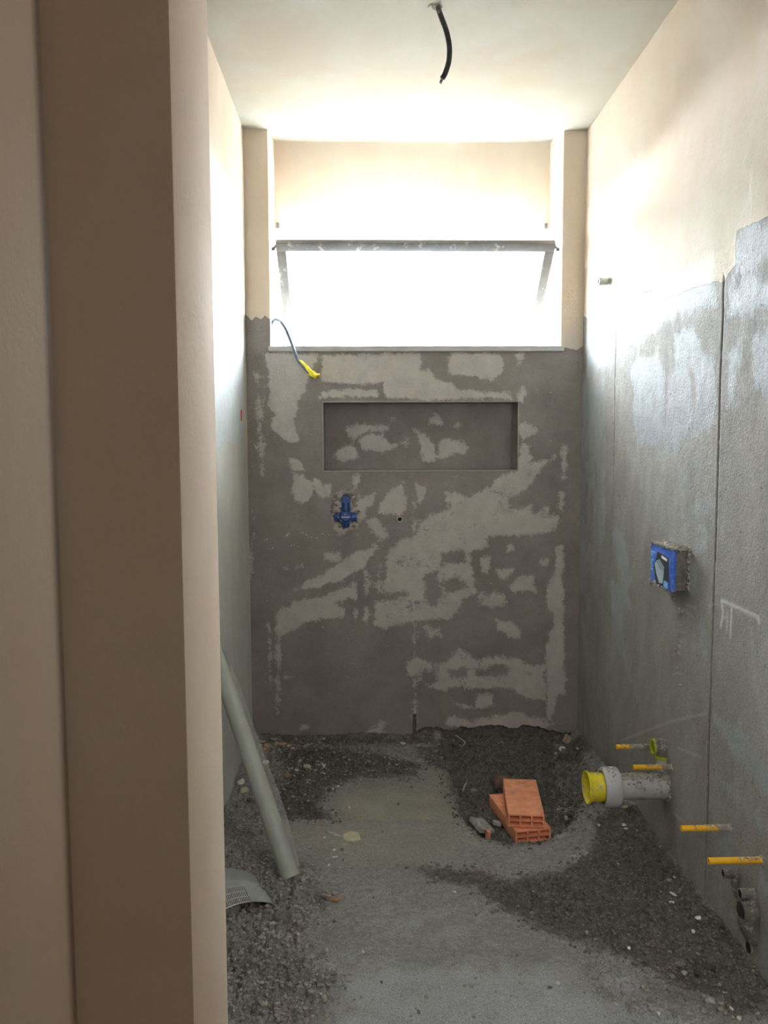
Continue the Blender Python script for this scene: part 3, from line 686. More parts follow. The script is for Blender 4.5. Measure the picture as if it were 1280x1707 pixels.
c = MB(); c.box(on_back(688, 1240) + [0, -.004, 0], on_back(694, 1190) + [0, .002, 0], .001); c.build('rail_end', M['rust'], wall_back)

# ------------------------------------------------------------------ cable at the window
t_ = thing('electric_cable', (-.394, 3.52, 1.80), 'blue-grey electric cable bent out of the left window reveal, end taped yellow', 'cable')
cp = [(-.396, 3.46, 1.762)] + [tuple(on_back(x, y, Y)) for x, y, Y in ((452,541,3.46),(458,533,3.44),(466,535,3.41),(475,546,3.375),(482,562,3.355),(489,580,3.345),(494,594,3.34),(499,604,3.335),(508,614,3.33),(515,622,3.33))]
def smooth_path(P, n=5):
    P = np.array(P, float); out = []
    for i in range(len(P) - 1):
        p0, p1, p2, p3 = P[max(i - 1, 0)], P[i], P[i + 1], P[min(i + 2, len(P) - 1)]
        for t in np.linspace(0, 1, n, endpoint=False): out.append(.5 * ((2 * p1) + (p2 - p0) * t + (2 * p0 - 5 * p1 + 4 * p2 - p3) * t * t + (3 * p1 - p0 - 3 * p2 + p3) * t ** 3))
    return np.array(out + [P[-1]])
MB().tube(smooth_path(cp), .0062, 12).build('sheath', M['cable'], t_)
ep = [tuple(on_back(x, y, 3.333)) for x, y in ((501,601),(507,609),(514,617),(521,624),(528,627))]
MB().tube(smooth_path(ep, 4), [.0035, .005, .007, .008, .0085, .009, .0095, .0105, .0115, .012, .0125, .013, .0135, .012, .0115, .0125, .010][:17], 12, wob=.25).build('yellow_tape', M['tape'], t_)
MB().tube([on_back(524, 626, 3.33), on_back(529, 626, 3.328), on_back(533, 625, 3.326)], [.007, .009, .008], 8, wob=.5).build('tape_end', M['tape_orange'], t_)
MB().tube([on_back(498, 600, 3.33), on_back(502, 603, 3.328), on_back(506, 608, 3.326)], [.002, .0035, .003], 6, wob=.4).build('tape_flap', M['tape'], t_)

# ------------------------------------------------------------------ conduit in the ceiling
cy = 2.466
t_ = thing('corrugated_conduit', (.219, cy, H), 'black corrugated conduit tail hanging from the ceiling', 'conduit')
cp = smooth_path([on_back(x, y, cy) for x, y in ((726,-8),(729,9),(736,30),(744,52),(749,78),(748,102),(742,122),(737,131))], 22)
rr = np.array([.0078 + .0006 * math.sin(i * 2.2) for i in range(len(cp))])
n0 = 38
MB().tube(cp[:n0], rr[:n0], 14).build('plastered_section', M['conduit_dust'], t_)
MB().tube(cp[n0 - 1:], rr[n0 - 1:], 14, inner=.8).build('hose', M['conduit'], t_)
MB().tube([on_back(739, 128, cy), on_back(736, 133, cy), on_back(734, 139, cy)], [.0045, .004, .0042], 10).build('wire_end', M['conduit_dust'], t_)
c = MB(); lumps(c, [(cp[4][0] + .014 * math.cos(a), cy + .014 * math.sin(a), H + .001) for a in np.linspace(0, 6.2, 14)], .009, 24, 5); o = c.build('plaster_rim', M['ceiling'], t_); o['kind'] = 'stuff'

# ------------------------------------------------------------------ services on the right wall
def rod(Y, z, x0, label, cover=.0, tilt=0.):
    t_ = thing('mounting_rod', (XR, Y, z), label, 'rod', None)
    MB().tube([(XR - .001, Y, z), ((XR + x0) / 2, Y, z + tilt / 2), (x0, Y, z + tilt)], .0078, 18, inner=.62).build('sleeve', M['yellow_rod'], t_)
    MB().tube([(XR - .002, Y, z), ((XR + x0) / 2, Y, z + tilt / 2), (x0 + .012, Y, z + tilt)], .0045, 10).build('threaded_bar', M['rust'], t_)
    if cover > .45: MB().tube([(XR - .001, Y, z), (XR - .03, Y, z + .0003), (XR - (XR - x0) * (.68 if cover > .9 else .28), Y, z + .0002)], [.0088, .0086, .0080], 14, wob=.12).build('mortar_coat', M['mortar'], t_)
    c = MB(); q = random.Random(int(Y * 1000))
    for i in range(int(60 + cover * 90)):
        f = q.random() ** 1.2 * (.75 if cover < .5 else 1.); a = q.uniform(-.8, .8) * (1 + cover)
        x = XR - f * (XR - x0 - .012) * (.55 + .45 * cover) ; add_stone(c, np.array([x, Y + .0074 * math.sin(a), z + .0074 * math.cos(a)]), q.uniform(.0018, .0036), q)
    for i in range(16): a = q.uniform(0, 6.28); add_stone(c, np.array([XR - .001, Y + .009 * math.sin(a), z + .009 * math.cos(a)]), .0045, q)
    o = c.build('mortar_crumbs', M['mortar'], t_); o['kind'] = 'stuff'
rod(2.478, .292, .802, 'yellow sleeved rod level with the small upturned pipe, farthest from the camera', 1.)
rod(2.326, .287, .805, 'yellow sleeved rod directly above the capped waste pipe', .5)
rod(1.939, .287, .798, 'yellow sleeved rod crossing the dark vertical joint of the right wall', .6)
rod(1.775, .289, .797, 'yellow sleeved rod nearest the camera, above the dusty water outlets', .3)

# waste pipe
py, pz = 2.37, .207
t_ = thing('waste_pipe', (XR, py, pz), 'grey toilet waste pipe from the right wall with a yellow cap', 'pipe')
MB().tube([(XR - .002, py, pz), (.86, py, pz), (.80, py, pz), (.765, py, pz)], .0385, 36, inner=.93).build('pipe_body', M['pvc'], t_)
MB().tube([(.774, py, pz), (.768, py, pz), (.765, py, pz), (.735, py, pz), (.728, py, pz), (.724, py, pz)], [.056, .060, .0605, .0605, .060, .057], 40, inner=.86).build('collar', M['pvc_clean'], t_)
MB().tube([(.772, py, pz), (.771, py, pz), (.770, py, pz)], [.052, .052, .040], 36).build('collar_web', M['pvc_clean'], t_)
capm = MB()
prof = [(.748, .043), (.715, .0435), (.690, .0440), (.683, .0475), (.679, .0505), (.676, .0505), (.6755, .047), (.680, .043), (.700, .041), (.728, .0405), (.7285, .0)]
n = 40; V = []; Fc = []
for x, r in prof:
    for j in range(n): a = 2 * math.pi * j / n; V.append((x, py + r * math.cos(a), pz + r * math.sin(a)))
for i in range(len(prof) - 1):
    for j in range(n): Fc.append((i * n + j, (i + 1) * n + j, (i + 1) * n + (j + 1) % n, i * n + (j + 1) % n))
capm.add(V, Fc); o = capm.build('cap', M['yellow_cap'], t_); o['label'] = 'hollow yellow plastic cap'
c = MB(); q = random.Random(21)
for i in range(420):
    a = q.gauss(0, .45); x = q.uniform(.775, XR); add_stone(c, np.array([x, py + .039 * math.sin(a), pz + .039 * math.cos(a) - .0005]), q.uniform(.0025, .0058), q)
for i in range(40): a = q.gauss(0, .35); add_stone(c, np.array([q.uniform(.735, .765), py + .060 * math.sin(a), pz + .060 * math.cos(a)]), q.uniform(.002, .004), q)
for i in range(60): a = q.uniform(0, 6.28); add_stone(c, np.array([XR - .002, py + .042 * math.sin(a), pz + .042 * math.cos(a)]), q.uniform(.005, .009), q)
o = c.build('mortar_crust', M['mortar'], t_); o['kind'] = 'stuff'

# upturned elbow behind it
ey, ez = 2.39, .325
t_ = thing('pipe_elbow', (.905, ey, ez), 'small mortar-splashed pipe elbow with olive rubber rings above the waste pipe', 'pipe')
MB().tube(smooth_path([(.888, ey, ez), (.900, ey, ez), (.912, ey, ez - .004), (.918, ey, ez - .016), (.918, ey, ez - .030)], 4), .0235, 20, inner=.86).build('elbow_body', M['pvc_dark'], t_)
MB().tube([(.886, ey, ez), (.888, ey, ez), (.892, ey, ez)], [.0245, .0252, .0245], 20, inner=.8).build('rubber_ring', M['olive'], t_)
MB().tube([(.918, ey, ez - .026), (.918, ey, ez - .031), (.918, ey, ez - .037)], [.0235, .0248, .0235], 20).build('rubber_ring', M['olive'], t_)
MB().tube([(.918, ey, ez - .034), (.918, ey, ez - .050), (.918, ey, ez - .075)], .0185, 16).build('lower_pipe', M['pvc'], t_)
MB().tube([(.8935, ey, ez), (.8940, ey, ez), (.8945, ey, ez)], .0195, 16).build('bore', M['olive'], t_)
c = MB(); q = random.Random(5)
for i in range(60): a = q.gauss(0, .6); add_stone(c, np.array([q.uniform(.889, .924), ey + .0235 * math.sin(a), ez + .0235 * math.cos(a)]), q.uniform(.002, .005), q)
o = c.build('mortar_crust', M['mortar'], t_); o['kind'] = 'stuff'

# water outlets near the camera
def outlet(Y, z, x0, r, label, drop, seed, name='water_outlet'):
    t_ = thing(name, (XR, Y, z), label, 'pipe')
    MB().tube([(x0, Y, z), (x0 + .006, Y, z), ((x0 + XR) / 2, Y, z), (XR - .001, Y, z)], [r * 1.05, r, r, r], 24, inner=.80).build('spout', M['pvc_dark'], t_)
    MB().tube([(x0 + .0008, Y, z), (x0 + .0016, Y, z), (x0 + .0024, Y, z)], r * .82, 20).build('bore', M['black'], t_)  # flat black disc in place of the shade inside the spout
    if drop: MB().tube(smooth_path([(max(XR - r * 1.5, x0 + .014), Y, z - r * .1), (XR - r * .55, Y, z - r * .4), (XR - r * .55, Y, z - drop * .6), (XR + .004, Y, z - drop * 1.3)], 5), r * .98, 16).build('riser', M['pvc_dark'], t_)
    c = MB(); q = random.Random(seed)
    for i in range(46): a = q.gauss(0, 1.0); add_stone(c, np.array([q.uniform(x0, XR), Y + r * math.sin(a * .6), z + r * math.cos(a * .6)]), q.uniform(.0015, .0034), q)
    for i in range(26): a = q.uniform(0, 6.28); add_stone(c, np.array([x0 + .001, Y + r * .92 * math.sin(a), z + r * .92 * math.cos(a)]), q.uniform(.0014, .0026), q)
    o = c.build('dried_mortar', M['mortar'], t_); o['kind'] = 'stuff'
outlet(1.89, .193, .886, .0115, 'dusty water outlet elbow under the nearest yellow rod, upper one', .045, 31)
outlet(1.80, .192, .886, .0120, 'dusty water outlet elbow just above the large open pipe, lower one', .02, 33)
outlet(1.80, .150, .889, .0255, 'open drain pipe with a wide dark mouth below the two water outlets', .05, 35, 'drain_pipe')
t_ = thing('drain_hole', (XR, 1.818, .046), 'small dark oval hole low in the right wall under the drain pipe', 'hole')
MB().tube([(XR - .004, 1.818, .046), (XR - .001, 1.818, .046), (XR + .012, 1.818, .046)], .0165, 18, inner=.8).build('rim', M['mortar'], t_)
MB().tube([(XR - .0035, 1.818, .046), (XR - .003, 1.818, .046), (XR - .0025, 1.818, .046)], .0135, 16).build('bore', M['black'], t_)
# grey stub high on the wall
p = np.array([XR, 3.056, 1.874]); t_ = thing('pipe_stub', tuple(p), 'short grey-green pipe stub high on the right wall near the window', 'pipe')
MB().tube([p - [.0, 0, 0], p - [.02, 0, 0], p - [.030, 0, 0]], .0130, 20).build('pipe_wall', M['green_pvc'], t_)
MB().tube([p - [.029, 0, 0], p - [.034, 0, 0], p - [.040, 0, 0]], .0146, 20, inner=.7).build('lip', M['green_pvc'], t_)
MB().tube([p - [.0005, 0, 0], p - [.003, 0, 0], p - [.005, 0, 0]], [.020, .020, .014], 16, wob=.1).build('escutcheon', M['green_pvc'], t_)

# blue concealed valve box
bx, y0, y1, z0, z1 = .872, 2.236, 2.402, .842, .958
t_ = thing('valve_box', (XR, 2.31, .9), 'blue concealed mixer box with a printed cover set in rough mortar', 'valve box')
c = MB(); c.box((bx + .004, y0, z0), (XR + .004, y1, z1), .003); c.build('box_body', M['stone_dark'], t_)  # dark mortar tone with the shade on its near side painted in
def face(name, pts, mat, dx, label=None):
    """flat print on the cover: pts as (u 0..1 towards the camera, v 0..1 upwards)"""
    P = [np.array([bx - dx, y1 + (y0 - y1) * u, z0 + (z1 - z0) * v]) for u, v in pts]; Q = [p + np.array([.0015, 0, 0]) for p in P]
    k = len(P); Fc = [tuple(range(k)), tuple(range(2 * k - 1, k - 1, -1))] + [(i, i + k, (i + 1) % k + k, (i + 1) % k) for i in range(k)]
    o = mesh_obj(name, P + Q, Fc, mat, t_, smooth=False)
    if label: o['label'] = label
    return o
c = MB(); c.box((bx, y0 - .002, z0 - .002), (bx + .012, y1 + .002, z1 + .002), .0015); c.build('cover', M['blue_bright'], t_)
face('dark_panel', [(.30,.0),(.20,.30),(.14,.45),(.26,.60),(.34,.86),(.86,.80),(.90,.12),(.62,.04)], M['panel_dark'], .001)
face('knob_picture', [(.22,.52),(.30,.62),(.44,.68),(.52,.62),(.66,.52),(.66,.42),(.62,.10),(.46,.08),(.32,.28)], M['panel_grey'], .002, 'pale grey picture of a control knob')
face('knob_facet', [(.30,.62),(.44,.68),(.52,.62),(.66,.52),(.66,.42),(.46,.46)], M['panel_grey2'], .003)
face('white_strip', [(.56,.74),(.80,.70),(.80,.76),(.56,.80)], M['white_print'], .003)
face('light_blue_tab', [(.68,.06),(.86,.02),(.88,.18),(.70,.20)], M['light_blue'], .003)
for u, v, w_, h_ in ((.05,.72,.05,.12),(.11,.80,.10,.04),(.07,.60,.08,.03),(.05,.50,.03,.08),(.10,.44,.05,.03),(.05,.34,.06,.04)): face('blue_lettering', [(u,v),(u+w_,v-.02),(u+w_,v+h_-.02),(u,v+h_)], M['light_blue'], .002)
c = MB(); q = random.Random(17)
for i in range(420):
    s_ = q.random()
    if s_ < .62: p = (q.uniform(bx - .001, XR), q.uniform(y0 - .008, y1 + .006), z1 + .006)
    elif s_ < .8: p = (q.uniform(bx - .001, XR), y1 + .004, q.uniform(z0, z1))
    elif s_ < .93: p = (q.uniform(bx - .001, bx + .02), q.uniform(y0 + .04, y1), z0 - .003 + q.uniform(-.004, .014) * q.random())
    else: p = (XR - .004, y0 - .006, q.uniform(z0, z1))
    add_stone(c, np.array(p), q.uniform(.004, .010), q, 1.)
o = c.build('mortar_surround', M['mortar'], t_); o['kind'] = 'stuff'
c = MB(); lumps(c, [(XR, 2.30 + q.uniform(-.03, .04), z) for z in np.linspace(.55, .82, 30)], .009, 60, 19); o = c.build('mortar_lumps', M['right'], wall_right); o['kind'] = 'stuff'

# ------------------------------------------------------------------ bricks
def brick(loc, rz, label, L_=.285, W=.120, Hh=.044, tilt=(0, 0)):
    c = MB(); t = .0062; gx = (W - 4 * t) / 3; gz = (Hh - 3 * t) / 2
    x0, x1 = -W / 2, W / 2; y0, y1 = -L_ / 2, L_ / 2
    c.box((x0, y0, Hh - t), (x1, y1, Hh), .0014); c.box((x0, y0, 0), (x1, y1, t), .0014)
    for i in (0, 3): x = x0 + i * (gx + t); c.box((x, y0 + .0002, .0004), (x + t, y1 - .0002, Hh - .0004), .0014)
    for i in (1, 2): x = x0 + i * (gx + t); c.box((x, y0 + .001, t * .8), (x + t, y1 - .001, Hh - t * .8))
    c.box((x0 + t * .8, y0 + .001, t + gz), (x1 - t * .8, y1 - .001, 2 * t + gz))
    me = bpy.data.meshes.new('hollow_brick'); me.from_pydata([tuple(map(float, v)) for v in c.v], [], c.f); me.materials.append(M['brick'])
    me.polygons.foreach_set('use_smooth', [True] * len(me.polygons)); me.set_sharp_from_angle(angle=math.radians(35))
    o = bpy.data.objects.new('hollow_brick', me); COL.objects.link(o); o.location = loc; o.rotation_euler = (tilt[0], tilt[1], rz)
    setp(o, label, 'brick', 'stacked hollow bricks')
brick((.5445, 2.692, -.0085), math.radians(-6.5), 'clean orange hollow clay brick, upper one of the stack in the pit')
brick((.529, 2.682, -.056), math.radians(9), 'orange hollow clay brick turned askew under the other one', L_=.285, W=.124)

# ------------------------------------------------------------------ leaning roll of board with netting
Bp = np.array([-.226, 2.235, fh(-.226, 2.235) + .012]); Tp = on_side(372, 1128, -.455)
dirv = (Tp - Bp) / np.linalg.norm(Tp - Bp); Tp = Bp + dirv * .72
t_ = thing('leaning_roll', tuple(Bp), 'grey-green roll leaning on the left wall behind the entrance pier', 'roll')
wallx = XL + .034
path = [Bp + (Tp - Bp) * t for t in np.linspace(-.012, 1, 14)]
MB().tube(path, .0272, 36, inner=.9).build('rolled_sheet', M['roll'], t_)
MB().tube([path[0] + dirv * .004, path[0] + dirv * .006, path[0] + dirv * .008], .0240, 20).build('core', M['film'], t_)
# netting: wires standing off the roll's right side
side = np.cross(dirv, np.array([0, 1., 0])); side /= np.linalg.norm(side); side = side if side[0] > 0 else -side
front = np.cross(side, dirv)
def net_pt(s, k):      # s 0..1 along the roll, k 0..1 out of the roll
    wdt = .004 + .020 * math.sin(math.pi * min(1, .12 + s * .9)) + .004 * math.sin(9 * s)
    return Bp + dirv * (s * .70 + .01) + side * (.024 + k * wdt) + front * (.012 * k - .006) 
def wires(lines_, r):
    c = MB()
    for P in lines_:
        P = np.array(P)
        for a, b in zip(P[:-1], P[1:]):
            d = b - a; L_ = np.linalg.norm(d)
            if L_ < 1e-6: continue
            d = d / L_; n1 = np.cross(d, [0, 1., 0.03]); n1 /= np.linalg.norm(n1); n2 = np.cross(d, n1); k = len(c.v)
            for p in (a, b):
                for u, v in ((1, 0), (-.5, .87), (-.5, -.87)): c.v.append(tuple(p + r * (u * n1 + v * n2)))
            c.f += [(k, k + 1, k + 4, k + 3), (k + 1, k + 2, k + 5, k + 4), (k + 2, k, k + 3, k + 5)]
    return c
ln = [[net_pt(s, k) for s in np.linspace(0, 1, 40)] for k in np.linspace(0, 1, 7)]
ln += [[net_pt(s, k) for k in (0, .5, 1)] for s in np.linspace(0, 1, 170)]
o = wires(ln, .0006).build('netting', M['net'], t_, smooth=False); o['kind'] = 'stuff'
c = MB(); q = random.Random(8)
for i in range(90): s = q.uniform(.55, .97); add_stone(c, Bp + dirv * s * .70 + side * (.022 + q.uniform(-.008, .004)) - front * q.uniform(.008, .016) * -1, q.uniform(.0015, .0035), q)
o = c.build('frayed_fibres', M['net'], t_); o['kind'] = 'stuff'

# curved sheet of netting on the floor, lower left
A0 = np.array([-.38, 2.125, 0.]); t_ = thing('netting_offcut', (-.34, 2.13, fh(-.34, 2.13)), 'curved grey fibreglass netting offcut on the rubble beside the entrance pier', 'netting')
def sheet(u, v):       # u across the arch 0..1 (left-front to right-back), v along its length 0..1
    base = fh(-.33, 2.1)
    ax = np.array([-.455, 1.945]) * (1 - u) + np.array([-.258, 2.098]) * u
    bx_ = np.array([-.52, 2.23]) * (1 - u) + np.array([-.335, 2.255]) * u
    p = ax * (1 - v) + bx_ * v
    return np.array([p[0], p[1], base + .010 + .050 * math.sin(math.pi * min(1, u * .90 + .07)) ** .8 * (1 - .35 * v)])
ln = [[sheet(u, v) for v in np.linspace(0, .62, 8)] for u in np.linspace(0, .93, 46)] + [[sheet(u, v) for u in np.linspace(0, 1, 24)] for v in (0, .003, .15, .3, .45, .6)]
o = wires(ln, .0013).build('strands', M['net'], t_, smooth=False); o['kind'] = 'stuff'
us_ = np.linspace(0, 1, 22); vs_ = np.linspace(.42, 1, 12); V = []; Fc = []
for dzz in (0, -.0012):
    for u in us_:
        for v in vs_: V.append(sheet(u, v) + [0, 0, dzz + .001])
K = len(us_) * len(vs_); nv = len(vs_)
for i in range(len(us_) - 1):
    for j in range(nv - 1): a = i * nv + j; Fc += [(a, a + nv, a + nv + 1, a + 1), (K + a, K + a + 1, K + a + nv + 1, K + a + nv)]
for j in range(nv - 1): Fc += [(j, j + 1, K + j + 1, K + j), ((len(us_) - 1) * nv + j, K + (len(us_) - 1) * nv + j, K + (len(us_) - 1) * nv + j + 1, (len(us_) - 1) * nv + j + 1)]
mesh_obj('film', V, Fc, M['film'], t_)
V = []; Fc = []
for dzz in (0, -.001):
    for u in np.linspace(.72, 1, 8):
        for v in np.linspace(-.02, .45, 8): V.append(sheet(u, v) + [0, 0, dzz + .001])
for i in range(7):
    for j in range(7): a = i * 8 + j; Fc += [(a, a + 8, a + 9, a + 1), (64 + a, 65 + a, 73 + a, 72 + a)]
mesh_obj('stiff_edge', V, Fc, M['film'], t_)

# strip of netting draped on the ridge below the waste pipe
t_ = thing('netting_strip', tuple(on_floor(990, 1340)), 'pale netting strip draped over the dirt ridge below the capped pipe', 'netting')
ctr = [on_floor(x, y) for x, y in ((928,1329),(960,1331),(985,1337),(1005,1345),(1030,1351),(1058,1358))]; ctr = smooth_path(ctr, 8)
ln = []
for k in np.linspace(-1, 1, 13):
    ln.append([np.array([p[0], p[1] + k * (.012 + .010 * math.sin(i * .25)), fh(p[0], p[1] + k * .02) + .003 + .002 * math.sin(i)]) for i, p in enumerate(ctr)])
ln += [[l_[i] for l_ in ln[:13]] for i in range(len(ctr))]
o = wires(ln, .0009).build('strands', M['stone_pale'], t_, smooth=False)

# ------------------------------------------------------------------ debris, piece by piece
def shard(name, px, py, wpx, hpx, mat, label, cat, group=None, thick=.003, rot=0., n=7, seed=0, tilt=.12, lift=.0, jag=.3):
    q = random.Random(seed * 7 + int(px)); c0 = on_floor(px, py); z = fh(c0[0], c0[1]); c0 = on_floor(px, py, z)
    sc = c0[1] / F_PX; a_ = wpx / 2 * sc; b_ = hpx / 2 * sc / max(.2, (CAM_H - z) / np.linalg.norm(c0 - C0))
    P = []
    for i in range(n):
        th = 2 * math.pi * i / n + q.uniform(-.2, .2); r = 1 + q.uniform(-jag, jag * .5)
        x, y = a_ * r * math.cos(th), b_ * r * math.sin(th)
        P.append((x * math.cos(rot) - y * math.sin(rot), x * math.sin(rot) + y * math.cos(rot)))
    tx, ty = q.uniform(-tilt, tilt), q.uniform(-tilt, tilt)
    hs = max(fh(c0[0] + p[0] * .8, c0[1] + p[1] * .8) - tx * p[0] - ty * p[1] for p in P)
    hs = .5 * hs + .5 * z
    top = [(c0[0] + x, c0[1] + y, hs + thick + lift + tx * x + ty * y) for x, y in P]; bot = [(x, y, zz - thick) for x, y, zz in top]
    Fc = [tuple(range(n)), tuple(range(2 * n - 1, n - 1, -1))] + [(i, i + n, (i + 1) % n + n, (i + 1) % n) for i in range(n)]
    o = mesh_obj(name, top + bot, Fc, mat, None, (c0[0], c0[1], hs + lift), smooth=False)
    return setp(o, label, cat, group)
for i, (x, y, w_, h_) in enumerate([(437,1237,14,6),(446,1243,16,7),(457,1236,13,5),(463,1243,15,7),(472,1240,12,6),(480,1245,10,5),(452,1249,12,5),(441,1249,9,4),(488,1247,9,4),(466,1235,8,4),(459,1256,10,6),(434,1245,9,5)]):
    shard('plaster_chip', x, y, w_, h_, M['cream_flake'], 'cream-orange plaster chip in the heap at the far left corner', 'chip', 'cream plaster chips in the far left corner', .0025, seed=i, n=8)
for i, (x, y, w_, h_) in enumerate([(494,1236,5,6),(540,1235,8,6),(603,1249,9,6)]): shard('plaster_chip', x, y, w_, h_, M['cream_flake'], ['pale splinter of plaster beside the cream chip heap','round orange plaster chip at the foot of the back wall','orange plaster chip before the middle of the back wall'][i], 'chip', None, .003, seed=40 + i)
WL = [(402,1305,13,10,'flake','white plaster flake left of the leaning roll, upper one'),(408,1317,14,9,'yellowish','cream plaster flake left of the leaning roll'),(443,1271,12,8,'flake','white flake right behind the leaning roll'),
 (512,1280,15,7,'yellowish','yellowish flake among dark soil before the back wall'),(534,1277,11,6,'stone_pale','pale grey flake beside the yellowish flake'),(541,1279,8,5,'flake','white flake beside the yellowish flake, right of it'),
 (495,1287,10,4,'flake','thin white splinter above the brown square shard'),(540,1291,6,5,'flake','small white fleck on the dark soil, middle left'),(500,1269,7,6,'yellowish','small cream crumb above the yellowish flake'),
 (402,1352,10,4,'flake','thin white splinter left of the roll on brown dirt'),(555,1316,5,3,'flake','left one of two white specks on the smooth screed'),(564,1313,5,3,'flake','right one of two white specks on the smooth screed'),
 (672,1241,10,6,'flake','white flake before the back wall right of the middle'),(722,1333,8,4,'stone_pale','small pale chip alone on the greenish screed'),(582,1347,4,5,'flake','tiny white speck near the slab step'),
 (541,1397,5,4,'flake','small white speck left of the cream flake'),(558,1430,11,4,'flake','white splinter on the slab right of the roll'),(557,1418,6,3,'flake','small white splinter above the slab splinter'),(548,1443,5,4,'flake','small white speck right of the roll foot'),
 (937,1252,15,7,'flake','white flake on the dirt before the right end of the back wall'),(928,1262,9,5,'flake','small white flake below the right-hand wall flake'),(963,1253,6,4,'flake','white speck high on the far right dirt bank'),
 (940,1228,7,6,'cream_flake','small cream chip at the right end of the back wall'),(1040,1348,16,7,'yellowish','cream flake lying under the waste pipe'),(1029,1341,8,5,'flake','white speck under the collar of the waste pipe'),(1040,1370,10,4,'flake','white flake on the ridge, upper of two'),(1043,1379,8,3,'flake','white flake on the ridge, lower of two'),
 (998,1374,6,4,'flake','white speck on the ridge behind the dark hollow'),(944,1366,9,7,'stone_pale','pale crumb left of the ridge'),
 (1122,1491,8,7,'flake','white flake standing out on dark dirt, upper of the pair'),(1119,1507,11,5,'flake','white flake on dark dirt, lower of the pair'),(1164,1532,12,7,'flake','white flake at the end of the dark sliver by the right wall'),(1155,1556,8,6,'flake','slanted white flake below the dark sliver'),
 (1124,1464,5,3,'flake','tiny white flake nearest the foot of the dark joint'),(1048,1582,7,6,'flake','white flake at the lower border of the dark dirt'),(1098,1692,6,9,'flake','white flake at the bottom right on grey screed'),(1232,1700,8,7,'flake','white flake in the bottom right corner of the dirt'),
 (1219,1684,6,7,'flake','white flake beside the glassy shard, lower right'),(758,1488,7,3,'flake','thin white fleck in the middle of the slab'),(535,1658,7,4,'stone_pale','small pale fleck near the bottom left rubble'),(605,1588,6,5,'flake','white fleck beside the trowel marks'),
 (930,1640,6,5,'flake','white fleck on the pale front screed'),(398,1262,6,4,'flake','white fleck close to the left wall')]
for i, (x, y, w_, h_, m_, lb) in enumerate(WL): shard('plaster_flake', x, y, w_, h_, M[m_], lb, 'flake', None, .0022, seed=80 + i, n=6, rot=rnd.uniform(-.5, .5), lift=.001)
shard('tile_shard', 478, 1297, 17, 12, M['brown'], 'brown square shard with a white nick behind the leaning roll', 'shard', None, .006, n=4, seed=3, tilt=.05)
shard('tile_shard', 586, 1397, 30, 16, M['yellowish'], 'pale beige broken flake on the slab right of the leaning roll', 'shard', None, .003, n=8, seed=5, rot=.2, jag=.45)
shard('tile_shard', 558, 1392, 14, 14, M['stone_pale'], 'small pointed pale flake touching the beige broken flake', 'shard', None, .003, n=4, seed=6, rot=.9, jag=.6)
shard('plaster_flake', 574, 1409, 12, 5, M['yellowish'], 'narrow beige flake just below the broken flake', 'flake', None, .003, n=5, seed=16)
shard('glass_shard', 1184, 1669, 22, 13, mat_simple('grey_green_glass', (.36, .42, .40), .25, .15, 60), 'grey-green glassy shard near the bottom right corner', 'shard', None, .003, n=4, seed=9, rot=.3)
# grey slab fragment leaning on the pit edge, clay pieces, rubble around the bricks
def block(name, px, py, z, size, rot, mat, label, cat):
    p = on_floor(px, py, z); v, f = box_mesh((-size[0] / 2, -size[1] / 2, -size[2] / 2), (size[0] / 2, size[1] / 2, size[2] / 2), min(size) * .12)
    v = np.array(v); q = random.Random(int(px)); v = v + np.array([[q.uniform(-1, 1) * min(size) * .07 for _ in range(3)] for _ in v])
    R_ = np.array(Matrix.Rotation(rot[2], 3, 'Z') @ Matrix.Rotation(rot[1], 3, 'Y') @ Matrix.Rotation(rot[0], 3, 'X'))
    v = v @ R_.T + p; k = p.copy(); k[2] = v[:, 2].min()
    return setp(mesh_obj(name, v, f, mat, None, k), label, cat)
block('mortar_slab', 803, 1376, -.018, (.062, .070, .014), (.2, .35, .5), M['stone'], 'flat grey mortar slab tipped into the pit left of the bricks', 'rubble')
block('brick_fragment', 813, 1393, -.026, (.012, .016, .036), (.1, .1, .2), M['brick'], 'small orange brick fragment standing in the pit edge', 'brick fragment')
block('tile_shard', 836, 1304, -.012, (.052, .010, .050), (-.55, .25, .3), M['brown'], 'brown curved clay shard poking up behind the bricks', 'shard')
block('mortar_slab', 828, 1372, -.035, (.026, .020, .010), (.1, .3, .2), M['stone_pale'], 'small pale mortar piece between the slab and the bricks', 'rubble')
block('tile_shard', 945, 1233, .000, (.030, .010, .036), (-.4, .8, .2), M['cream_flake'], 'cream bent chip propped up at the right end of the back wall', 'shard')
block('mortar_slab', 714, 1226, -.008, (.040, .026, .022), (.1, .2, .4), M['stone_dark'], 'grey mortar lump at the foot of the back wall near the rail end', 'rubble')
block('dark_sliver', 1149, 1529, .004, (.050, .007, .004), (0, .0, .06), M['rust'], 'thin dark sliver beside a white flake near the right wall', 'sliver')
block('dark_pebble', 397 + 20, 1334, .006, (.024, .014, .010), (0, .1, -.6), M['stone_dark'], 'dark oval pebble left of the leaning roll', 'pebble')
block('screed_chunk', 762, 1592, .004, (.018, .010, .008), (0, 0, .3), M['stone'], 'small dark-edged mortar lump on the pale front screed', 'rubble')
block('screed_chunk', 620, 1537, .004, (.022, .007, .006), (0, .1, -.5), M['stone_pale'], 'pale sliver of screed above the trowel marks', 'rubble')
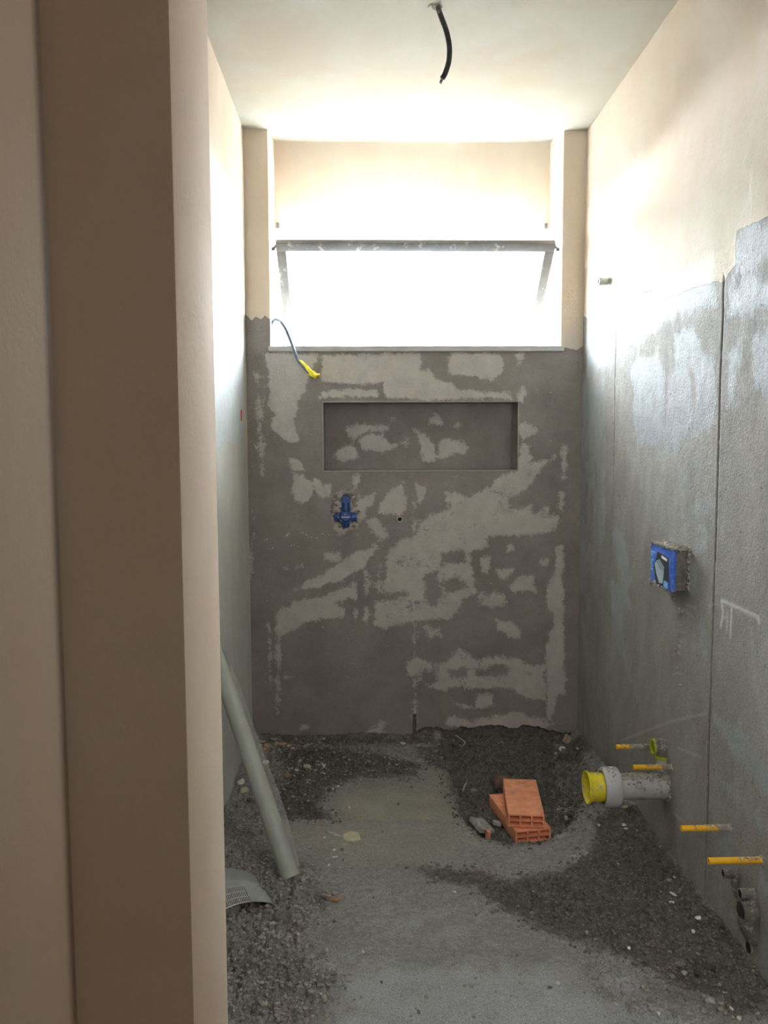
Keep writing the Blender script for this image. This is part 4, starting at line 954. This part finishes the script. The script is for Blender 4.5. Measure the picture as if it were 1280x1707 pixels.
# curved dry leaf / splinter
t_ = setp(MB().tube(smooth_path([on_floor(x, y, z) for x, y, z in ((533,1492,.010),(541,1496,.007),(550,1499,.006),(560,1500,.007),(568,1498,.010),(575,1494,.015))], 4), [.001, .002, .003, .0045, .0055, .006, .0065, .0065, .006, .0058, .005, .0048, .0045, .004, .0036, .003, .0026, .002, .0015, .001, .0006][:21], 8, wob=.35).build('curled_leaf', M['leafbrown'], None, tuple(on_floor(550, 1499, .004))), 'curled dry brown leaf lying on the slab right of the leaning roll', 'leaf')
c = MB(); q = random.Random(12)
for i in range(46):
    a = q.uniform(0, 6.28); r_ = q.uniform(.026, .046); x_, y_ = Bp[0] + r_ * math.cos(a), Bp[1] + r_ * 1.1 * math.sin(a)
    add_stone(c, np.array([x_, y_, fh(x_, y_) + .002]), q.uniform(.003, .008), q)
o = c.build('dirt_heap', M['stone'], floor); o['kind'] = 'stuff'
# thin wire loop in the trench and a splinter
setp(MB().tube(smooth_path([on_floor(x, y, z) for x, y, z in ((755,1235,-.01),(763,1241,-.016),(770,1243,-.02),(775,1238,-.012),(768,1231,-.0),(759,1226,.012))], 5), .0022, 6).build('steel_wire', M['stone_pale'], None, tuple(on_floor(765, 1240, -.02))), 'bent pale wire in the trench at the foot of the back wall', 'wire')
setp(MB().tube(smooth_path([on_floor(x, y, z) for x, y, z in ((770,1321,-.03),(774,1312,-.022),(777,1305,-.012),(779,1300,.0))], 4), [.001, .0018, .003, .004, .0045, .004, .0035, .003, .0025, .002, .0018, .0015, .001][:13], 6, wob=.2).build('wood_splinter', mat_simple('pale_wood', (.36, .29, .22), .8, .2, 60), None, tuple(on_floor(772, 1318, -.03))), 'pale wood splinter sticking out of the pit left of the bricks', 'splinter')

# rubble stones big enough to pick apart
ZN = {'left': (FL((385,1390),(450,1400),(470,1470),(530,1520),(550,1600),(520,1690),(390,1690)), 'grey mortar crumb in the rubble field beside the entrance pier', 'mortar crumbs by the entrance pier', 'stone', 34),
      'pit': (FL((745,1235),(930,1232),(975,1300),(930,1375),(925,1400),(760,1330)), 'dark rubble lump in the pit around the bricks', 'rubble lumps in the pit', 'stone_dark', 40),
      'right': (FL((1000,1380),(1090,1400),(1160,1520),(1230,1640),(1150,1630),(1000,1570),(860,1520),(840,1485),(950,1470)), 'dark mortar crumb on the dark dirt along the right wall', 'dark crumbs along the right wall', 'stone_dark', 26),
      'far': (FL((440,1260),(640,1240),(690,1280),(560,1300),(540,1350),(440,1360)), 'dark crumb on the soil before the back wall left half', 'dark crumbs before the back wall', 'stone_dark', 18)}
BR = [(.5445, 2.692), (.537, 2.672)]
def inpoly(p, poly):
    c_ = False
    for i in range(len(poly)):
        a, b = poly[i], poly[i - 1]
        if (a[1] > p[1]) != (b[1] > p[1]) and p[0] < (b[0] - a[0]) * (p[1] - a[1]) / (b[1] - a[1]) + a[0]: c_ = not c_
    return c_
def free(x, y, m_=.0):
    if .42 - m_ < x < .66 + m_ and 2.50 - m_ < y < 2.86 + m_: return False
    if (x + .226) ** 2 + (y - 2.235) ** 2 < .0016: return False
    return XL + .02 < x < XR - .02 and 1.5 < y < YB - .02
q = random.Random(77); protos = []
for k in range(9):
    for mk in ('stone', 'stone_dark'):
        c = MB(); add_stone(c, np.array([0, 0, 0.]), 1., q, .75)
        me = bpy.data.meshes.new('rubble_stone'); me.from_pydata([tuple(map(float, v)) for v in c.v], [], c.f); me.materials.append(M[mk]); protos.append((mk, me))
for nm, (poly, lb, gp, mk, cnt) in ZN.items():
    xs_ = [p[0] for p in poly]; ys_ = [p[1] for p in poly]; k = 0; placed = []
    while k < cnt:
        x, y = q.uniform(min(xs_), max(xs_)), q.uniform(min(ys_), max(ys_))
        if not inpoly((x, y), poly) or not free(x, y, .012): continue
        s = q.choice((.005, .006, .007, .008, .010, .012)) * (1.7 if nm == 'pit' else 1.)
        if any((x - a) ** 2 + (y - b) ** 2 < (1.25 * (s + r_)) ** 2 for a, b, r_ in placed): continue
        placed.append((x, y, s))
        me = q.choice([m_ for n_, m_ in protos if n_ == mk])
        o = bpy.data.objects.new('rubble_stone', me); COL.objects.link(o)
        o.location = (x, y, fh(x, y) + s * .45); o.scale = (s, s, s * .9); o.rotation_euler = (0, 0, q.uniform(0, 6))
        setp(o, lb, 'rubble', gp); k += 1
# individual larger lumps at the lower right
for px, py, s, mk, lb in ((1133,1612,.014,'stone','grey lump at the lower right edge of the dark dirt, leftmost of three'),(1163,1625,.013,'stone_dark','dark lump at the lower right edge of the dark dirt, middle of three'),(1180,1617,.020,'stone_dark','large dark lump at the lower right edge of the dark dirt, rightmost of three'),
                          (556,1626,.012,'stone','pale-topped stone on the border of the bottom left rubble'),(852,1303,.020,'stone','big grey lump in the pit behind the bricks'),(790,1322,.018,'stone','jagged grey lump in the pit left of the bricks'),(440,1507,.015,'stone_dark','dark clod under the curved netting offcut')):
    c0 = on_floor(px, py); z = fh(c0[0], c0[1]); c0 = on_floor(px, py, z); me = q.choice([m_ for n_, m_ in protos if n_ == mk])
    o = bpy.data.objects.new('rubble_stone', me); COL.objects.link(o); o.location = (c0[0], c0[1], z + s * .45); o.scale = (s, s * .8, s * .9); setp(o, lb, 'rubble')

# uncountable crumbs
def crumbs(name, n, mat, zones, smin, smax, label, seed, base=.04):
    R_ = np.random.default_rng(seed); X = R_.uniform(XL + .01, XR - .01, n * 4); Y = 1.5 + (YB - 1.52) * R_.random(n * 4) ** 1.3
    keep = R_.random(X.size) < np.clip(mask(X, Y, zones, .05), base, 1)
    inb = (X > .44) & (X < .64) & (Y > 2.52) & (Y < 2.84)
    X, Y = X[keep & ~inb][:n], Y[keep & ~inb][:n]; Z = floor_h(X, Y); m_ = len(X)
    s = smin + (smax - smin) * R_.random(m_) ** 3
    V = ICO_V[None] * (s[:, None, None] * R_.uniform(.6, 1.2, (m_, 1, 3))) * R_.uniform(.75, 1.2, (m_, 12, 1))
    V = V * np.array([1, 1, .75]) + np.stack([X, Y, Z + s * .3], -1)[:, None]
    Fc = (np.array(ICO_F)[None] + (np.arange(m_) * 12)[:, None, None]).reshape(-1, 3)
    me = bpy.data.meshes.new(name); me.from_pydata(V.reshape(-1, 3).tolist(), [], Fc.tolist()); me.materials.append(mat)
    o = bpy.data.objects.new(name, me); COL.objects.link(o); o['kind'] = 'stuff'; o['label'] = label; o.parent = floor
M['grit_mid'] = mat_simple('grit_grey', (.38, .37, .345), .95, .35, 60, .003); M['grit_dark'] = mat_simple('grit_earth', (.19, .178, .157), .95, .35, 60, .003)
LF = [(DARK[6][0], 1.0), (RUB[-1][0], .22), (RUB[-3][0], .35)]
crumbs('grey_grit', 14000, M['grit_mid'], LF, .0012, .0080, 'fine grey mortar grit scattered over the whole floor', 1, .012)
crumbs('dark_grit', 15000, M['grit_dark'], [(PIT, .8), (DARK[0][0], 1.), (DARK[3][0], .8), (DARK[4][0], .9), (DARK[1][0], .5)], .0012, .0075, 'dark earthy grit in the dirt and the pit', 2, .004)
crumbs('pale_grit', 520, M['stone_pale'], RUB, .0008, .0026, 'tiny white plaster specks strewn over the floor', 3, .12)
